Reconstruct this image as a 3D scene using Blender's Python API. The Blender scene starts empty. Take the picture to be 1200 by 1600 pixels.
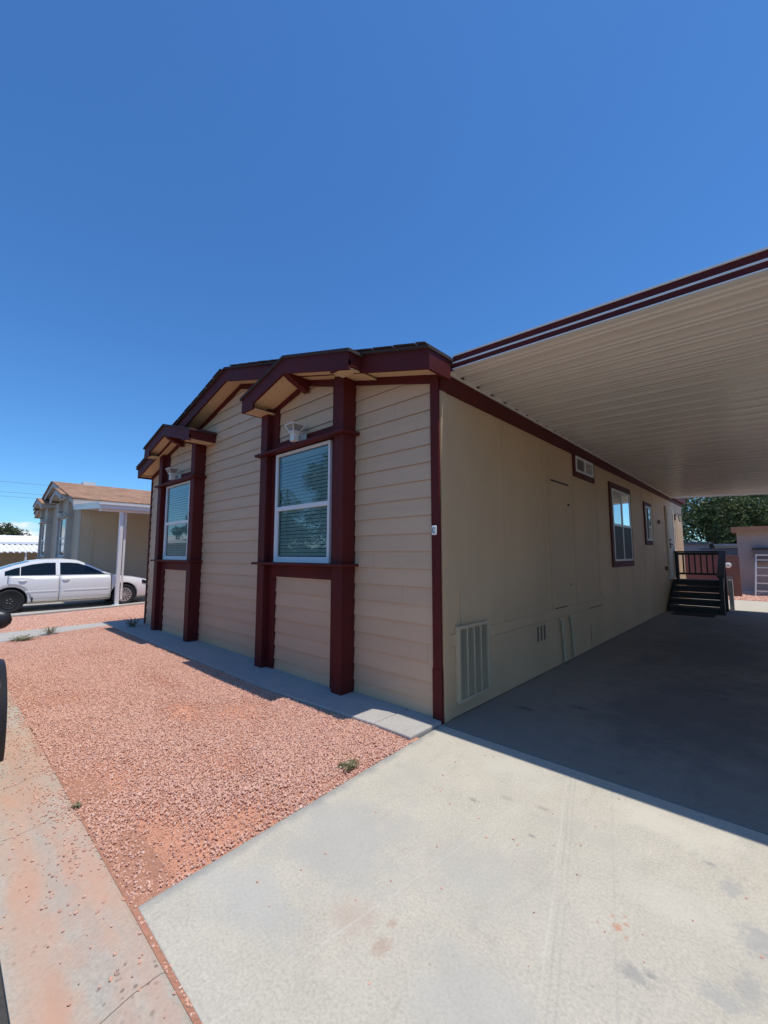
import bpy, bmesh, math, random
from mathutils import Vector, Matrix, noise as mnoise
import numpy as np
R = math.radians
rnd = random.Random(7)
scene = bpy.context.scene
COL = scene.collection

# ------------------------------------------------------------------ materials
def new_mat(name):
    m = bpy.data.materials.new(name); m.use_nodes = True
    nt = m.node_tree; b = nt.nodes['Principled BSDF']
    return m, nt, b
def N(nt, t, **kw):
    n = nt.nodes.new(t)
    for k, v in kw.items(): setattr(n, k, v)
    return n
def ramp(nt, fac, stops):
    r = N(nt, 'ShaderNodeValToRGB'); e = r.color_ramp.elements
    while len(e) < len(stops): e.new(0.5)
    for i, (p, c) in enumerate(stops):
        e[i].position = p; e[i].color = (c[0], c[1], c[2], 1) if hasattr(c, '__len__') else (c, c, c, 1)
    nt.links.new(fac, r.inputs[0]); return r.outputs[0]
def noise(nt, vec, scale, detail=4, rough=.55, dist=0):
    n = N(nt, 'ShaderNodeTexNoise'); n.inputs['Scale'].default_value = scale
    n.inputs['Detail'].default_value = detail; n.inputs['Roughness'].default_value = rough
    n.inputs['Distortion'].default_value = dist
    nt.links.new(vec, n.inputs['Vector']); return n.outputs['Fac']
def mapping(nt, vec, scale=(1,1,1), loc=(0,0,0), rot=(0,0,0)):
    m = N(nt, 'ShaderNodeMapping'); m.inputs['Scale'].default_value = scale
    m.inputs['Location'].default_value = loc; m.inputs['Rotation'].default_value = rot
    nt.links.new(vec, m.inputs['Vector']); return m.outputs[0]
def mix(nt, fac, a, b, mode='MIX'):
    m = N(nt, 'ShaderNodeMix', data_type='RGBA', blend_type=mode)
    for sock, v in ((m.inputs[0], fac), (m.inputs[6], a), (m.inputs[7], b)):
        if hasattr(v, 'is_linked'): nt.links.new(v, sock)
        elif hasattr(v, '__len__'): sock.default_value = (v[0], v[1], v[2], 1)
        else: sock.default_value = v
    return m.outputs[2]
def math_(nt, op, a, b=None):
    m = N(nt, 'ShaderNodeMath', operation=op)
    for i, v in enumerate((a, b)):
        if v is None: continue
        if hasattr(v, 'is_linked'): nt.links.new(v, m.inputs[i])
        else: m.inputs[i].default_value = v
    return m.outputs[0]
def bump(nt, b, h, strength, dist=.01):
    n = N(nt, 'ShaderNodeBump'); n.inputs['Strength'].default_value = strength; n.inputs['Distance'].default_value = dist
    nt.links.new(h, n.inputs['Height']); nt.links.new(n.outputs[0], b.inputs['Normal'])
def ocoord(nt): return N(nt, 'ShaderNodeTexCoord').outputs['Object']
def pm(name, col, rough=.6, var=.10, scale=3.0, bmp=.15, bscale=80, metal=0, coat=0, spec=.5, stretch=(1,1,1)):
    m, nt, b = new_mat(name); v = mapping(nt, ocoord(nt), stretch)
    n1 = noise(nt, v, scale, 6, .6); n2 = noise(nt, v, bscale, 3)
    lo = [c*(1-var) for c in col]; hi = [min(1, c*(1+var)) for c in col]
    c = ramp(nt, n1, [(.3, lo), (.7, hi)])
    c = mix(nt, .12*min(1, var*6), c, ramp(nt, n2, [(.35, [x*.6 for x in col]), (.65, hi)]))
    nt.links.new(c, b.inputs['Base Color'])
    nt.links.new(ramp(nt, n1, [(0, max(0, rough-.08)), (1, min(1, rough+.08))]), b.inputs['Roughness'])
    b.inputs['Metallic'].default_value = metal; b.inputs['Coat Weight'].default_value = coat
    b.inputs['Specular IOR Level'].default_value = spec
    if bmp: bump(nt, b, n2, bmp, .004)
    return m
M = {}
M['siding'] = pm('lap_siding_paint', (.68,.455,.275), .55, .05, 1.3, .12, 60, stretch=(1,1,6))
M['wall'] = pm('tan_wall_paint', (.61,.405,.23), .6, .10, .9, .2, 90, stretch=(1,1,.5))
M['soffit'] = pm('soffit_paint', (.72,.52,.30), .6, .05, 2)
M['red'] = pm('maroon_paint', (.102,.0125,.0105), .62, .22, 2.6, .25, 60, spec=.25, stretch=(1,1,.35))
M['shingle_dark'] = pm('dark_shingles', (.06,.035,.03), .9, .3, 30, .6, 120)
M['white'] = pm('white_vinyl', (.78,.77,.74), .35, .03, 2, .03)
M['awning'] = pm('white_aluminium', (.81,.745,.665), .22, .04, 1.2, .04, 40, spec=.4)
M['lampwhite'] = pm('cream_painted_metal', (.70,.66,.58), .45, .05, 6)
M['lampglass'] = pm('frosted_lamp_glass', (.30,.28,.25), .25, .1, 8)
M['blind'] = pm('blind_slats', (.66,.69,.66), .5, .05, 3)
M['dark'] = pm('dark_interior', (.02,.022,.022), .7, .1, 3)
M['black'] = pm('black_paint', (.018,.017,.017), .45, .2, 4)
M['blackplastic'] = pm('black_plastic', (.02,.02,.022), .4, .1, 6)
M['tread'] = pm('worn_step_boards', (.06,.05,.045), .6, .35, 5, .3, 40)
M['greytrim'] = pm('grey_trim_paint', (.52,.455,.39), .55, .06, 2)
M['nwall'] = pm('pale_tan_stucco', (.60,.52,.37), .7, .05, 1.2, .2, 100)
M['nfront'] = pm('taupe_board_paint', (.66,.55,.41), .65, .05, 1.2, .2, 100)
M['rubber'] = pm('tyre_rubber', (.018,.018,.018), .8, .2, 10)
M['silver'] = pm('silver_wheel_trim', (.55,.55,.56), .3, .05, 5, 0, metal=.6)
M['steel'] = pm('dark_steel_wheel', (.03,.03,.032), .5, .2, 5, 0, metal=.3)
M['carwhite'] = pm('white_car_paint', (.80,.79,.765), .28, .02, 1, 0, coat=.6)
M['cardark'] = pm('grey_car_paint', (.20,.19,.195), .22, .02, 1, 0, metal=.5, coat=.8)
M['shedwall'] = pm('grey_stucco', (.37,.36,.35), .8, .06, 1.5, .3, 60)
M['shedwood'] = pm('orange_wood_fascia', (.42,.22,.12), .6, .15, 4)
M['block'] = pm('red_block_wall', (.24,.12,.10), .85, .12, 3, .4, 40)
M['greymetal'] = pm('grey_painted_metal', (.16,.16,.17), .5, .1, 4)
M['brownmetal'] = pm('brown_painted_metal', (.17,.085,.075), .5, .12, 4)
M['ladder'] = pm('pale_aluminium', (.72,.74,.74), .35, .05, 5, 0, metal=.25)
M['bark'] = pm('grey_bark', (.13,.10,.08), .9, .3, 6, .6, 30, stretch=(3,3,.6))
M['cream'] = pm('cream_paint', (.62,.55,.45), .7, .05, 2)
M['farroof'] = pm('white_roof_coating', (.80,.80,.79), .6, .04, 1)
M['grille'] = pm('beige_louver_paint', (.53,.41,.26), .5, .05, 4)
M['louver'] = pm('louver_paint', (.50,.37,.22), .6, .08, 4)
M['slot'] = pm('shaded_slot_paint', (.14,.105,.07), .7, .1, 4)
M['mat'] = pm('dark_mat', (.02,.02,.022), .95, .3, 20, .5, 150)
M['wire'] = pm('wire', (.05,.05,.05), .6, .1, 3, 0)
M['whitekerb'] = pm('pale_concrete_base', (.60,.57,.53), .85, .1, 4, .3, 60)

def add_joints(m, pitch, zref, length):
    nt = m.node_tree; b = nt.nodes['Principled BSDF']; sp = N(nt, 'ShaderNodeSeparateXYZ'); nt.links.new(ocoord(nt), sp.inputs[0])
    row = math_(nt, 'FLOOR', math_(nt, 'DIVIDE', math_(nt, 'SUBTRACT', sp.outputs['Z'], zref), pitch))
    wn = N(nt, 'ShaderNodeTexWhiteNoise', noise_dimensions='1D'); nt.links.new(row, wn.inputs['W'])
    fx = math_(nt, 'FRACT', math_(nt, 'ADD', math_(nt, 'DIVIDE', sp.outputs['X'], length), wn.outputs['Value']))
    j = math_(nt, 'LESS_THAN', fx, .0028/length)
    tone = ramp(nt, wn.outputs['Value'], [(0,(.93,.93,.93)),(1,(1.0,1.0,1.0))])
    src = b.inputs['Base Color'].links[0].from_socket
    c = mix(nt, 1.0, src, tone, 'MULTIPLY'); c = mix(nt, math_(nt, 'MULTIPLY', j, .7), c, (.10,.075,.055)); nt.links.new(c, b.inputs['Base Color'])
add_joints(M['siding'], .1835, 3.285, 3.66)
def glass_mat(name, tint, behind=.6, base=.22):
    m, nt, b = new_mat(name); nt.nodes.remove(b)
    out = nt.nodes['Material Output']
    tr = N(nt, 'ShaderNodeBsdfTransparent'); tr.inputs[0].default_value = (tint[0]*behind, tint[1]*behind, tint[2]*behind, 1)
    gl = N(nt, 'ShaderNodeBsdfGlossy'); gl.inputs['Roughness'].default_value = .015; gl.inputs[0].default_value = (.92,.95,.95,1)
    fr = N(nt, 'ShaderNodeFresnel'); fr.inputs[0].default_value = 1.55
    # slight waviness of old panes
    nz = noise(nt, ocoord(nt), 2.5, 2); bp = N(nt, 'ShaderNodeBump'); bp.inputs['Strength'].default_value = .02; bp.inputs['Distance'].default_value = .02
    nt.links.new(nz, bp.inputs['Height']); nt.links.new(bp.outputs[0], gl.inputs['Normal'])
    f = math_(nt, 'ADD', math_(nt, 'MULTIPLY', fr.outputs[0], 1.0), base)
    mx = N(nt, 'ShaderNodeMixShader'); nt.links.new(f, mx.inputs[0]); nt.links.new(tr.outputs[0], mx.inputs[1]); nt.links.new(gl.outputs[0], mx.inputs[2])
    nt.links.new(mx.outputs[0], out.inputs[0]); return m
M['glass'] = glass_mat('window_glass', (.80,.93,.90), .92, .05)
M['sideglass'] = glass_mat('side_window_glass', (.80,.9,.9), .5, .42)
M['screen'] = pm('insect_screen', (.022,.020,.018), .6, .15, 30)
M['carglass'] = pm('tinted_car_glass', (.006,.008,.010), .05, .1, 2, 0, spec=.5)

def stain_layer(nt, vec, base, stains):
    for (x, y, r, sy, col, st) in stains:
        v = mapping(nt, vec, (1/r, 1/(r*sy), 0), (-x/r, -y/(r*sy), 0))
        d = N(nt, 'ShaderNodeVectorMath', operation='LENGTH'); nt.links.new(v, d.inputs[0])
        nz = noise(nt, vec, 2.2/r, 5, .7)
        f = math_(nt, 'ADD', d.outputs['Value'], math_(nt, 'MULTIPLY', math_(nt, 'SUBTRACT', nz, .5), 2.2))
        f = ramp(nt, f, [(.35, st), (.95, 0.0)])
        base = mix(nt, f, base, col)
    return base
def concrete(name, col, dirt=0, stains=(), streak=(1,1,1), blot=.24, dirtcol=(.40,.19,.11), lines=(), edge=None):
    m, nt, b = new_mat(name); v = ocoord(nt)
    big = noise(nt, v, .8, 6, .65, .5); mid = noise(nt, v, 3.3, 7, .68, .6); fine = noise(nt, v, 70, 4, .7)
    st = noise(nt, mapping(nt, v, streak), 5, 6, .7)
    c = ramp(nt, big, [(.3, [x*(1-blot) for x in col]), (.7, [x*(1+blot*.6) for x in col])])
    cool = sum(col)/3*.84; c = mix(nt, ramp(nt, noise(nt, v, .55, 4, .6, .3), [(.42,.75),(.58,0)]), c, (cool, cool*.995, cool*.97))
    c = mix(nt, .6, c, ramp(nt, mid, [(.30, [x*.66 for x in col]), (.5, col), (.70, [x*1.18 for x in col])]))
    md2 = noise(nt, v, 14, 8, .75, .3); c = mix(nt, .14, c, ramp(nt, md2, [(.32, [x*.68 for x in col]), (.5, col), (.68, [x*1.22 for x in col])]))
    c = mix(nt, .35, c, ramp(nt, st, [(.3, [x*.78 for x in col]), (.7, [x*1.12 for x in col])]))
    c = mix(nt, .38, c, ramp(nt, fine, [(.3, [x*.45 for x in col]), (.55, col), (.75, [x*1.25 for x in col])]))
    # scattered dark flecks
    vo = N(nt, 'ShaderNodeTexVoronoi'); vo.inputs['Scale'].default_value = 7; nt.links.new(v, vo.inputs['Vector'])
    fl = math_(nt, 'MULTIPLY', ramp(nt, vo.outputs['Distance'], [(.04, 1), (.09, 0)]), ramp(nt, noise(nt, v, 1.9, 2), [(.56, 0), (.62, .7)]))
    c = mix(nt, fl, c, [x*.35 for x in col])
    # fine trowel and tyre scratches
    sc = noise(nt, mapping(nt, v, (18,1.6,1), rot=(0,0,.12)), 3, 5, .6, 2.0); c = mix(nt, ramp(nt, sc, [(.58,0),(.70,.14)]), c, [x*1.22 for x in col])
    sc = noise(nt, mapping(nt, v, (2.2,14,1), rot=(0,0,-.5)), 3, 5, .6, 2.5); c = mix(nt, ramp(nt, sc, [(.58,0),(.70,.16)]), c, [x*.70 for x in col])
    # rubber / water marks
    mk = noise(nt, mapping(nt, v, (2.2,.8,1), rot=(0,0,.4)), 1.6, 8, .75, 1.8)
    c = mix(nt, ramp(nt, mk, [(.57, 0), (.70, .42)]), c, [x*.60 for x in col])
    if dirt:
        dn = noise(nt, mapping(nt, v, (.6,1.6,1)), 1.5, 7, .65, .4)
        c = mix(nt, ramp(nt, dn, [(.5-.22*dirt, .0), (.62, .85)]), c, mix(nt, noise(nt, v, 25, 4), [x*.8 for x in dirtcol], [x*1.25 for x in dirtcol]))
        v2 = N(nt, 'ShaderNodeTexVoronoi'); v2.inputs['Scale'].default_value = 30; nt.links.new(v, v2.inputs['Vector'])
        sp = math_(nt, 'MULTIPLY', ramp(nt, v2.outputs['Distance'], [(.16, 1), (.3, 0)]), ramp(nt, noise(nt, v, 3.1, 4), [(.5, 0), (.62, .7)]))
        c = mix(nt, sp, c, (.16,.11,.09))
    c = stain_layer(nt, v, c, stains)
    def off(x0, y0, x1, y1):
        L_ = math.hypot(x1-x0, y1-y0); nx, ny = -(y1-y0)/L_, (x1-x0)/L_
        d = N(nt, 'ShaderNodeVectorMath', operation='DOT_PRODUCT'); nt.links.new(mapping(nt, v, loc=(-x0,-y0,0)), d.inputs[0]); d.inputs[1].default_value = (nx, ny, 0)
        return d.outputs['Value']
    for (x0,y0,x1,y1,w_,lc,ls_) in lines:
        wob = math_(nt, 'MULTIPLY', math_(nt, 'SUBTRACT', noise(nt, v, 3, 3), .5), .02)
        a_ = math_(nt, 'ABSOLUTE', math_(nt, 'ADD', off(x0,y0,x1,y1), wob))
        f_ = math_(nt, 'MULTIPLY', ramp(nt, math_(nt, 'DIVIDE', a_, w_*3), [(.2,ls_),(.8,0)]), ramp(nt, noise(nt, v, 4, 4), [(.35,.2),(.6,1)]))
        c = mix(nt, f_, c, lc)
    if edge:                                                        # damp, dirty rim where the slab meets the gravel
        (x0,y0),(x1,y1) = edge; a_ = math_(nt, 'ABSOLUTE', off(x0,y0,x1,y1))
        a_ = math_(nt, 'ADD', a_, math_(nt, 'MULTIPLY', math_(nt, 'SUBTRACT', noise(nt, v, 6, 6, .7), .5), .16))
        c = mix(nt, ramp(nt, a_, [(.0,.75),(.075,0)]), c, (.25,.25,.235))
    nt.links.new(c, b.inputs['Base Color']); b.inputs['Roughness'].default_value = .85; b.inputs['Specular IOR Level'].default_value = .3
    h = math_(nt, 'ADD', math_(nt, 'MULTIPLY', fine, .6), math_(nt, 'MULTIPLY', mid, .4))
    bump(nt, b, h, .14, .004); return m
M['shadeslab'] = concrete('shade_darkened_concrete', (.285,.25,.20), stains=[(1.7,2.0,1.1,1.9,(.075,.075,.08),.42),(1.5,5.6,1.2,2.6,(.07,.07,.075),.42),(3.4,4.0,1.0,3.0,(.09,.09,.09),.42),(1.2,9.0,1.0,1.6,(.08,.08,.085),.42),(.4,.9,.12,.5,(.08,.08,.08),.6),(.8,1.3,.12,.5,(.08,.08,.08),.5)], streak=(5,.7,1))  # deep carport shade painted into the base tone and the large floor stains
M['slab'] = concrete('driveway_concrete', (.53,.48,.38), stains=[
    (1.82,-1.30,.026,1.2,(.50,.24,.13),.75),(1.845,-1.26,.016,1.,(.50,.24,.13),.6),(1.79,-1.25,.012,1.3,(.50,.24,.13),.6),(1.83,-1.22,.010,1.,(.50,.24,.13),.6),(1.86,-1.33,.012,1.,(.50,.24,.13),.5),(1.75,-1.33,.008,1.,(.50,.24,.13),.5),
    (.95,-2.04,.16,.8,(.44,.33,.26),.5),(1.14,-2.06,.05,1.4,(.40,.27,.20),.6),(1.10,-1.95,.03,1.2,(.40,.27,.20),.5),(1.92,-1.48,.08,.7,(.27,.26,.24),.6),(1.97,-1.44,.04,.5,(.25,.24,.22),.5),
    (2.16,-.69,.06,1.6,(.33,.32,.30),.6),(2.27,-.98,.09,1.5,(.32,.31,.29),.65),(2.18,-1.36,.10,.6,(.33,.32,.30),.5),(2.25,-1.25,.06,2.0,(.30,.29,.27),.5),
    (.87,-.90,.045,.6,(.27,.25,.21),.65),(1.24,-.68,.06,.45,(.33,.28,.22),.6),(1.30,-.98,.03,.7,(.26,.25,.22),.7),(2.07,-.56,.035,.6,(.30,.29,.27),.75),(1.02,-.73,.07,.5,(.34,.31,.25),.5),
    (.55,-1.7,.55,.9,(.40,.385,.35),.55),(1.25,-1.4,.4,.9,(.42,.40,.35),.45),(.35,-.9,.25,1.2,(.44,.41,.34),.4),(1.9,-.35,.5,.35,(.60,.55,.44),.5),(1.6,-2.0,.5,.5,(.43,.41,.37),.5),(.5,-2.3,.4,.5,(.42,.41,.38),.5),(1.5,-.75,.35,.3,(.44,.41,.34),.45),(2.0,-1.0,.3,.5,(.58,.54,.44),.4),(.9,-.35,.4,.5,(.56,.52,.42),.45)],
    lines=[(1.16,-.28,1.0,-1.81,.0028,(.62,.59,.52),.32),(1.45,-.79,1.77,-1.86,.003,(.36,.34,.30),.4),(1.42,-.79,1.74,-1.86,.003,(.36,.34,.30),.4),(1.39,-.79,1.71,-1.86,.003,(.60,.57,.50),.35),(1.62,-.60,1.97,-1.86,.003,(.36,.34,.30),.35),
           (.98,-.66,1.08,-.80,.006,(.30,.28,.24),.0)], edge=((.04,-.52),(.192,-2.68)))
M['walk'] = concrete('walkway_concrete', (.46,.43,.38))
M['gutter'] = concrete('gutter_concrete', (.47,.41,.325), dirt=.38, blot=.26, dirtcol=(.52,.30,.20), stains=[(.3,-3.03,.9,.12,(.53,.305,.20),.52),(.6,-3.0,.5,.1,(.50,.28,.18),.4),(-.7,-2.98,.5,.16,(.52,.31,.21),.45),(-.2,-2.76,.35,.16,(.53,.32,.22),.6),(.75,-2.75,.3,.14,(.50,.31,.22),.5),(-1.6,-2.9,.4,.2,(.50,.34,.25),.4),(-.2,-2.9,.35,.2,(.40,.36,.30),.4)])
M['ndrive'] = concrete('neighbour_driveway_concrete', (.44,.40,.34))
def soil(name, col):
    m, nt, b = new_mat(name); v = ocoord(nt)
    n = noise(nt, v, 1.5, 8, .65); f = noise(nt, v, 45, 5, .7)
    c = mix(nt, .5, ramp(nt, n, [(.3, [x*.75 for x in col]), (.7, [x*1.2 for x in col])]), ramp(nt, f, [(.3, [x*.55 for x in col]), (.7, [x*1.25 for x in col])]))
    nt.links.new(c, b.inputs['Base Color']); b.inputs['Roughness'].default_value = .95; b.inputs['Specular IOR Level'].default_value = .1
    bump(nt, b, f, .8, .015); return m
M['dirt'] = soil('red_dirt', (.46,.225,.145))
M['bed'] = soil('gravel_fines', (.62,.30,.19))
M['soil'] = soil('desert_soil', (.34,.25,.18))
M['asphalt'] = soil('asphalt', (.085,.078,.072))
# gravel stones: colour differs from stone to stone
m, nt, b = new_mat('pink_gravel_stone')
oi = N(nt, 'ShaderNodeObjectInfo')
c = ramp(nt, oi.outputs['Random'], [(0,(.30,.13,.10)),(.10,(.58,.32,.235)),(.38,(.74,.455,.335)),(.6,(.70,.385,.245)),(.8,(.78,.53,.40)),(.94,(.50,.27,.24)),(1,(.84,.70,.60))])
c = mix(nt, .35, c, ramp(nt, noise(nt, ocoord(nt), 40, 4), [(.3,(.52,.25,.17)),(.7,(.74,.47,.36))]))
nt.links.new(c, b.inputs['Base Color']); b.inputs['Roughness'].default_value = .85; b.inputs['Specular IOR Level'].default_value = .25
M['stone'] = m
def shingle_mat(name, c0, c1):
    m, nt, b = new_mat(name); v = ocoord(nt)
    br = N(nt, 'ShaderNodeTexBrick'); br.inputs['Scale'].default_value = 1; br.inputs['Brick Width'].default_value = .33; br.inputs['Row Height'].default_value = .14
    br.inputs['Mortar Size'].default_value = .008; br.inputs['Color1'].default_value = (*c0,1); br.inputs['Color2'].default_value = (*c1,1); br.inputs['Mortar'].default_value = (c0[0]*.35,c0[1]*.35,c0[2]*.35,1)
    nt.links.new(mapping(nt, v, rot=(0,0,R(90))), br.inputs['Vector'])
    c = mix(nt, .35, br.outputs['Color'], ramp(nt, noise(nt, v, 9, 6, .7), [(.3,[x*.6 for x in c0]),(.7,[x*1.3 for x in c1])]))
    nt.links.new(c, b.inputs['Base Color']); b.inputs['Roughness'].default_value = .95
    bump(nt, b, br.outputs['Fac'], -.6, .01); return m
M['shingle'] = shingle_mat('brown_shingles', (.20,.10,.055), (.44,.25,.145))
def leaf_mat(name, c0, c1, c2):
    m, nt, b = new_mat(name); g = N(nt, 'ShaderNodeNewGeometry')
    c = ramp(nt, g.outputs['Random Per Island'], [(0,c0),(.55,c1),(1,c2)])
    nt.links.new(c, b.inputs['Base Color']); b.inputs['Roughness'].default_value = .5
    t = N(nt, 'ShaderNodeBsdfTranslucent'); nt.links.new(c, t.inputs[0])
    mx = N(nt, 'ShaderNodeMixShader'); mx.inputs[0].default_value = .3
    nt.links.new(b.outputs[0], mx.inputs[1]); nt.links.new(t.outputs[0], mx.inputs[2]); nt.links.new(mx.outputs[0], nt.nodes['Material Output'].inputs[0]); return m
M['leaf'] = leaf_mat('dark_green_leaves', (.022,.042,.013), (.065,.10,.028), (.18,.21,.08))
M['leaf_olive'] = leaf_mat('olive_leaves', (.04,.06,.02), (.09,.11,.04), (.16,.17,.08))
M['weed'] = leaf_mat('dry_weed_leaves', (.13,.13,.06), (.24,.22,.12), (.38,.32,.19))

# ------------------------------------------------------------------ mesh helpers
class MB:
    def __init__(s): s.v = []; s.f = []
    def add(s, vs, fs):
        o = len(s.v); s.v += [tuple(p) for p in vs]; s.f += [tuple(i+o for i in f) for f in fs]; return s
    def box(s, x0, x1, y0, y1, z0, z1):
        return s.add([(x0,y0,z0),(x1,y0,z0),(x1,y1,z0),(x0,y1,z0),(x0,y0,z1),(x1,y0,z1),(x1,y1,z1),(x0,y1,z1)],
                     [(0,3,2,1),(4,5,6,7),(0,1,5,4),(1,2,6,5),(2,3,7,6),(3,0,4,7)])
    def prism(s, poly, y0, y1):           # poly in x-z, extruded along y
        n = len(poly); a = sum(poly[i][0]*poly[(i+1)%n][1]-poly[(i+1)%n][0]*poly[i][1] for i in range(n))
        if a < 0: poly = poly[::-1]
        vs = [(x,y0,z) for x,z in poly]+[(x,y1,z) for x,z in poly]
        return s.add(vs, [tuple(range(n)), tuple(range(2*n-1,n-1,-1))]+[((i+1)%n, i, i+n, (i+1)%n+n) for i in range(n)])
    def prismx(s, poly, x0, x1):          # poly in y-z, extruded along x
        n = len(poly); a = sum(poly[i][0]*poly[(i+1)%n][1]-poly[(i+1)%n][0]*poly[i][1] for i in range(n))
        if a < 0: poly = poly[::-1]
        vs = [(x0,y,z) for y,z in poly]+[(x1,y,z) for y,z in poly]
        return s.add(vs, [tuple(range(n-1,-1,-1)), tuple(range(n,2*n))]+[(i,(i+1)%n,(i+1)%n+n,i+n) for i in range(n)])
    def prismz(s, poly, z0, z1):
        n = len(poly); a = sum(poly[i][0]*poly[(i+1)%n][1]-poly[(i+1)%n][0]*poly[i][1] for i in range(n))
        if a < 0: poly = poly[::-1]
        vs = [(x,y,z0) for x,y in poly]+[(x,y,z1) for x,y in poly]
        return s.add(vs, [tuple(range(n-1,-1,-1)), tuple(range(n,2*n))]+[(i,(i+1)%n,(i+1)%n+n,i+n) for i in range(n)])
    def tube(s, pts, r, n=8, cap=True):
        pts = [Vector(p) for p in pts]; rs = r if hasattr(r,'__len__') else [r]*len(pts); rings = []
        for i, p in enumerate(pts):
            d = (pts[min(i+1,len(pts)-1)]-pts[max(i-1,0)]).normalized()
            u = d.cross(Vector((0,0,1)) if abs(d.z) < .9 else Vector((1,0,0))).normalized(); w = d.cross(u)
            rings.append([p+(u*math.cos(2*math.pi*k/n)+w*math.sin(2*math.pi*k/n))*rs[i] for k in range(n)])
        vs = [q for r_ in rings for q in r_]; fs = []
        for i in range(len(pts)-1):
            for k in range(n): fs.append((i*n+k, i*n+(k+1)%n, (i+1)*n+(k+1)%n, (i+1)*n+k))
        if cap: fs += [tuple(range(n-1,-1,-1)), tuple(range((len(pts)-1)*n, len(pts)*n))]
        return s.add(vs, fs)
    def lathe_x(s, prof, cx, cy, cz, n=32, cap=True):   # profile (x, r) revolved round the x axis
        vs = []; fs = []
        for (x, r) in prof:
            for k in range(n):
                a = 2*math.pi*k/n; vs.append((cx+x, cy+r*math.cos(a), cz+r*math.sin(a)))
        for i in range(len(prof)-1):
            for k in range(n): fs.append((i*n+k, i*n+(k+1)%n, (i+1)*n+(k+1)%n, (i+1)*n+k))
        if cap: fs += [tuple(range(n-1,-1,-1)), tuple(range((len(prof)-1)*n, len(prof)*n))]
        return s.add(vs, fs)
    def build(s, name, mat, parent=None, smooth=False, bevel=0, label=None):
        me = bpy.data.meshes.new(name); me.from_pydata(s.v, [], s.f); me.validate()
        bm = bmesh.new(); bm.from_mesh(me); bmesh.ops.recalc_face_normals(bm, faces=bm.faces); bm.to_mesh(me); bm.free()
        o = bpy.data.objects.new(name, me); COL.objects.link(o); me.materials.append(mat)
        if parent: o.parent = parent
        if smooth:
            for p in me.polygons: p.use_smooth = True
            me.set_sharp_from_angle(angle=R(38))
        if bevel:
            md = o.modifiers.new('bevel', 'BEVEL'); md.width = bevel; md.segments = 2; md.limit_method = 'ANGLE'
        if label: o['label'] = label
        return o
def tag(o, label=None, cat=None, group=None, kind=None):
    for k, v in (('label',label),('category',cat),('group',group),('kind',kind)):
        if v: o[k] = v
    return o
def thing(name, label, cat, loc=(0,0,0), rz=0, group=None):
    o = bpy.data.objects.new(name, None); COL.objects.link(o); o.location = loc; o.rotation_euler = (0,0,rz)
    o.empty_display_size = .2
    return tag(o, label, cat, group)
def structure(o): o['kind'] = 'structure'; return o
def clip(poly, z0, z1):
    def half(p, f, inter):
        out = []
        for i in range(len(p)):
            a, b = p[i], p[(i+1)%len(p)]
            if f(a): out.append(a)
            if f(a) != f(b): out.append(inter(a,b))
        return out
    def at(z):
        return lambda a,b: (a[0]+(b[0]-a[0])*(z-a[1])/(b[1]-a[1]), z)
    p = half(poly, lambda q: q[1] >= z0, at(z0))
    return half(p, lambda q: q[1] <= z1, at(z1)) if p else p
def lap(mb, poly, y0, pitch=.1835, zref=3.285, out=.014):
    zmin = min(p[1] for p in poly); zmax = max(p[1] for p in poly)
    k = math.floor((zmin-zref)/pitch); z = zref+k*pitch
    while z < zmax:
        a, b_ = max(z, zmin), min(z+pitch, zmax); p = clip(poly, a, b_)
        if len(p) >= 3 and b_-a > .004:
            yy = lambda zz: y0-.0015-out*(1-(zz-z)/pitch)
            vs = [(x, yy(zz), zz) for x,zz in p]; n = len(p)
            mb.add(vs, [tuple(range(n))])
            pe = clip(poly, a, a+.0045)                              # board edge: thin lip, hollow behind it
            lo = [q for q in p if abs(q[1]-a) < 1e-4]
            if len(lo) == 2:
                (xa,_),(xb,_) = lo; mb.add([(xa,yy(a),a),(xb,yy(a),a),(xb,yy(a)+.004,a+.002),(xa,yy(a)+.004,a+.002)],[(0,1,2,3)])
        z += pitch

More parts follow.
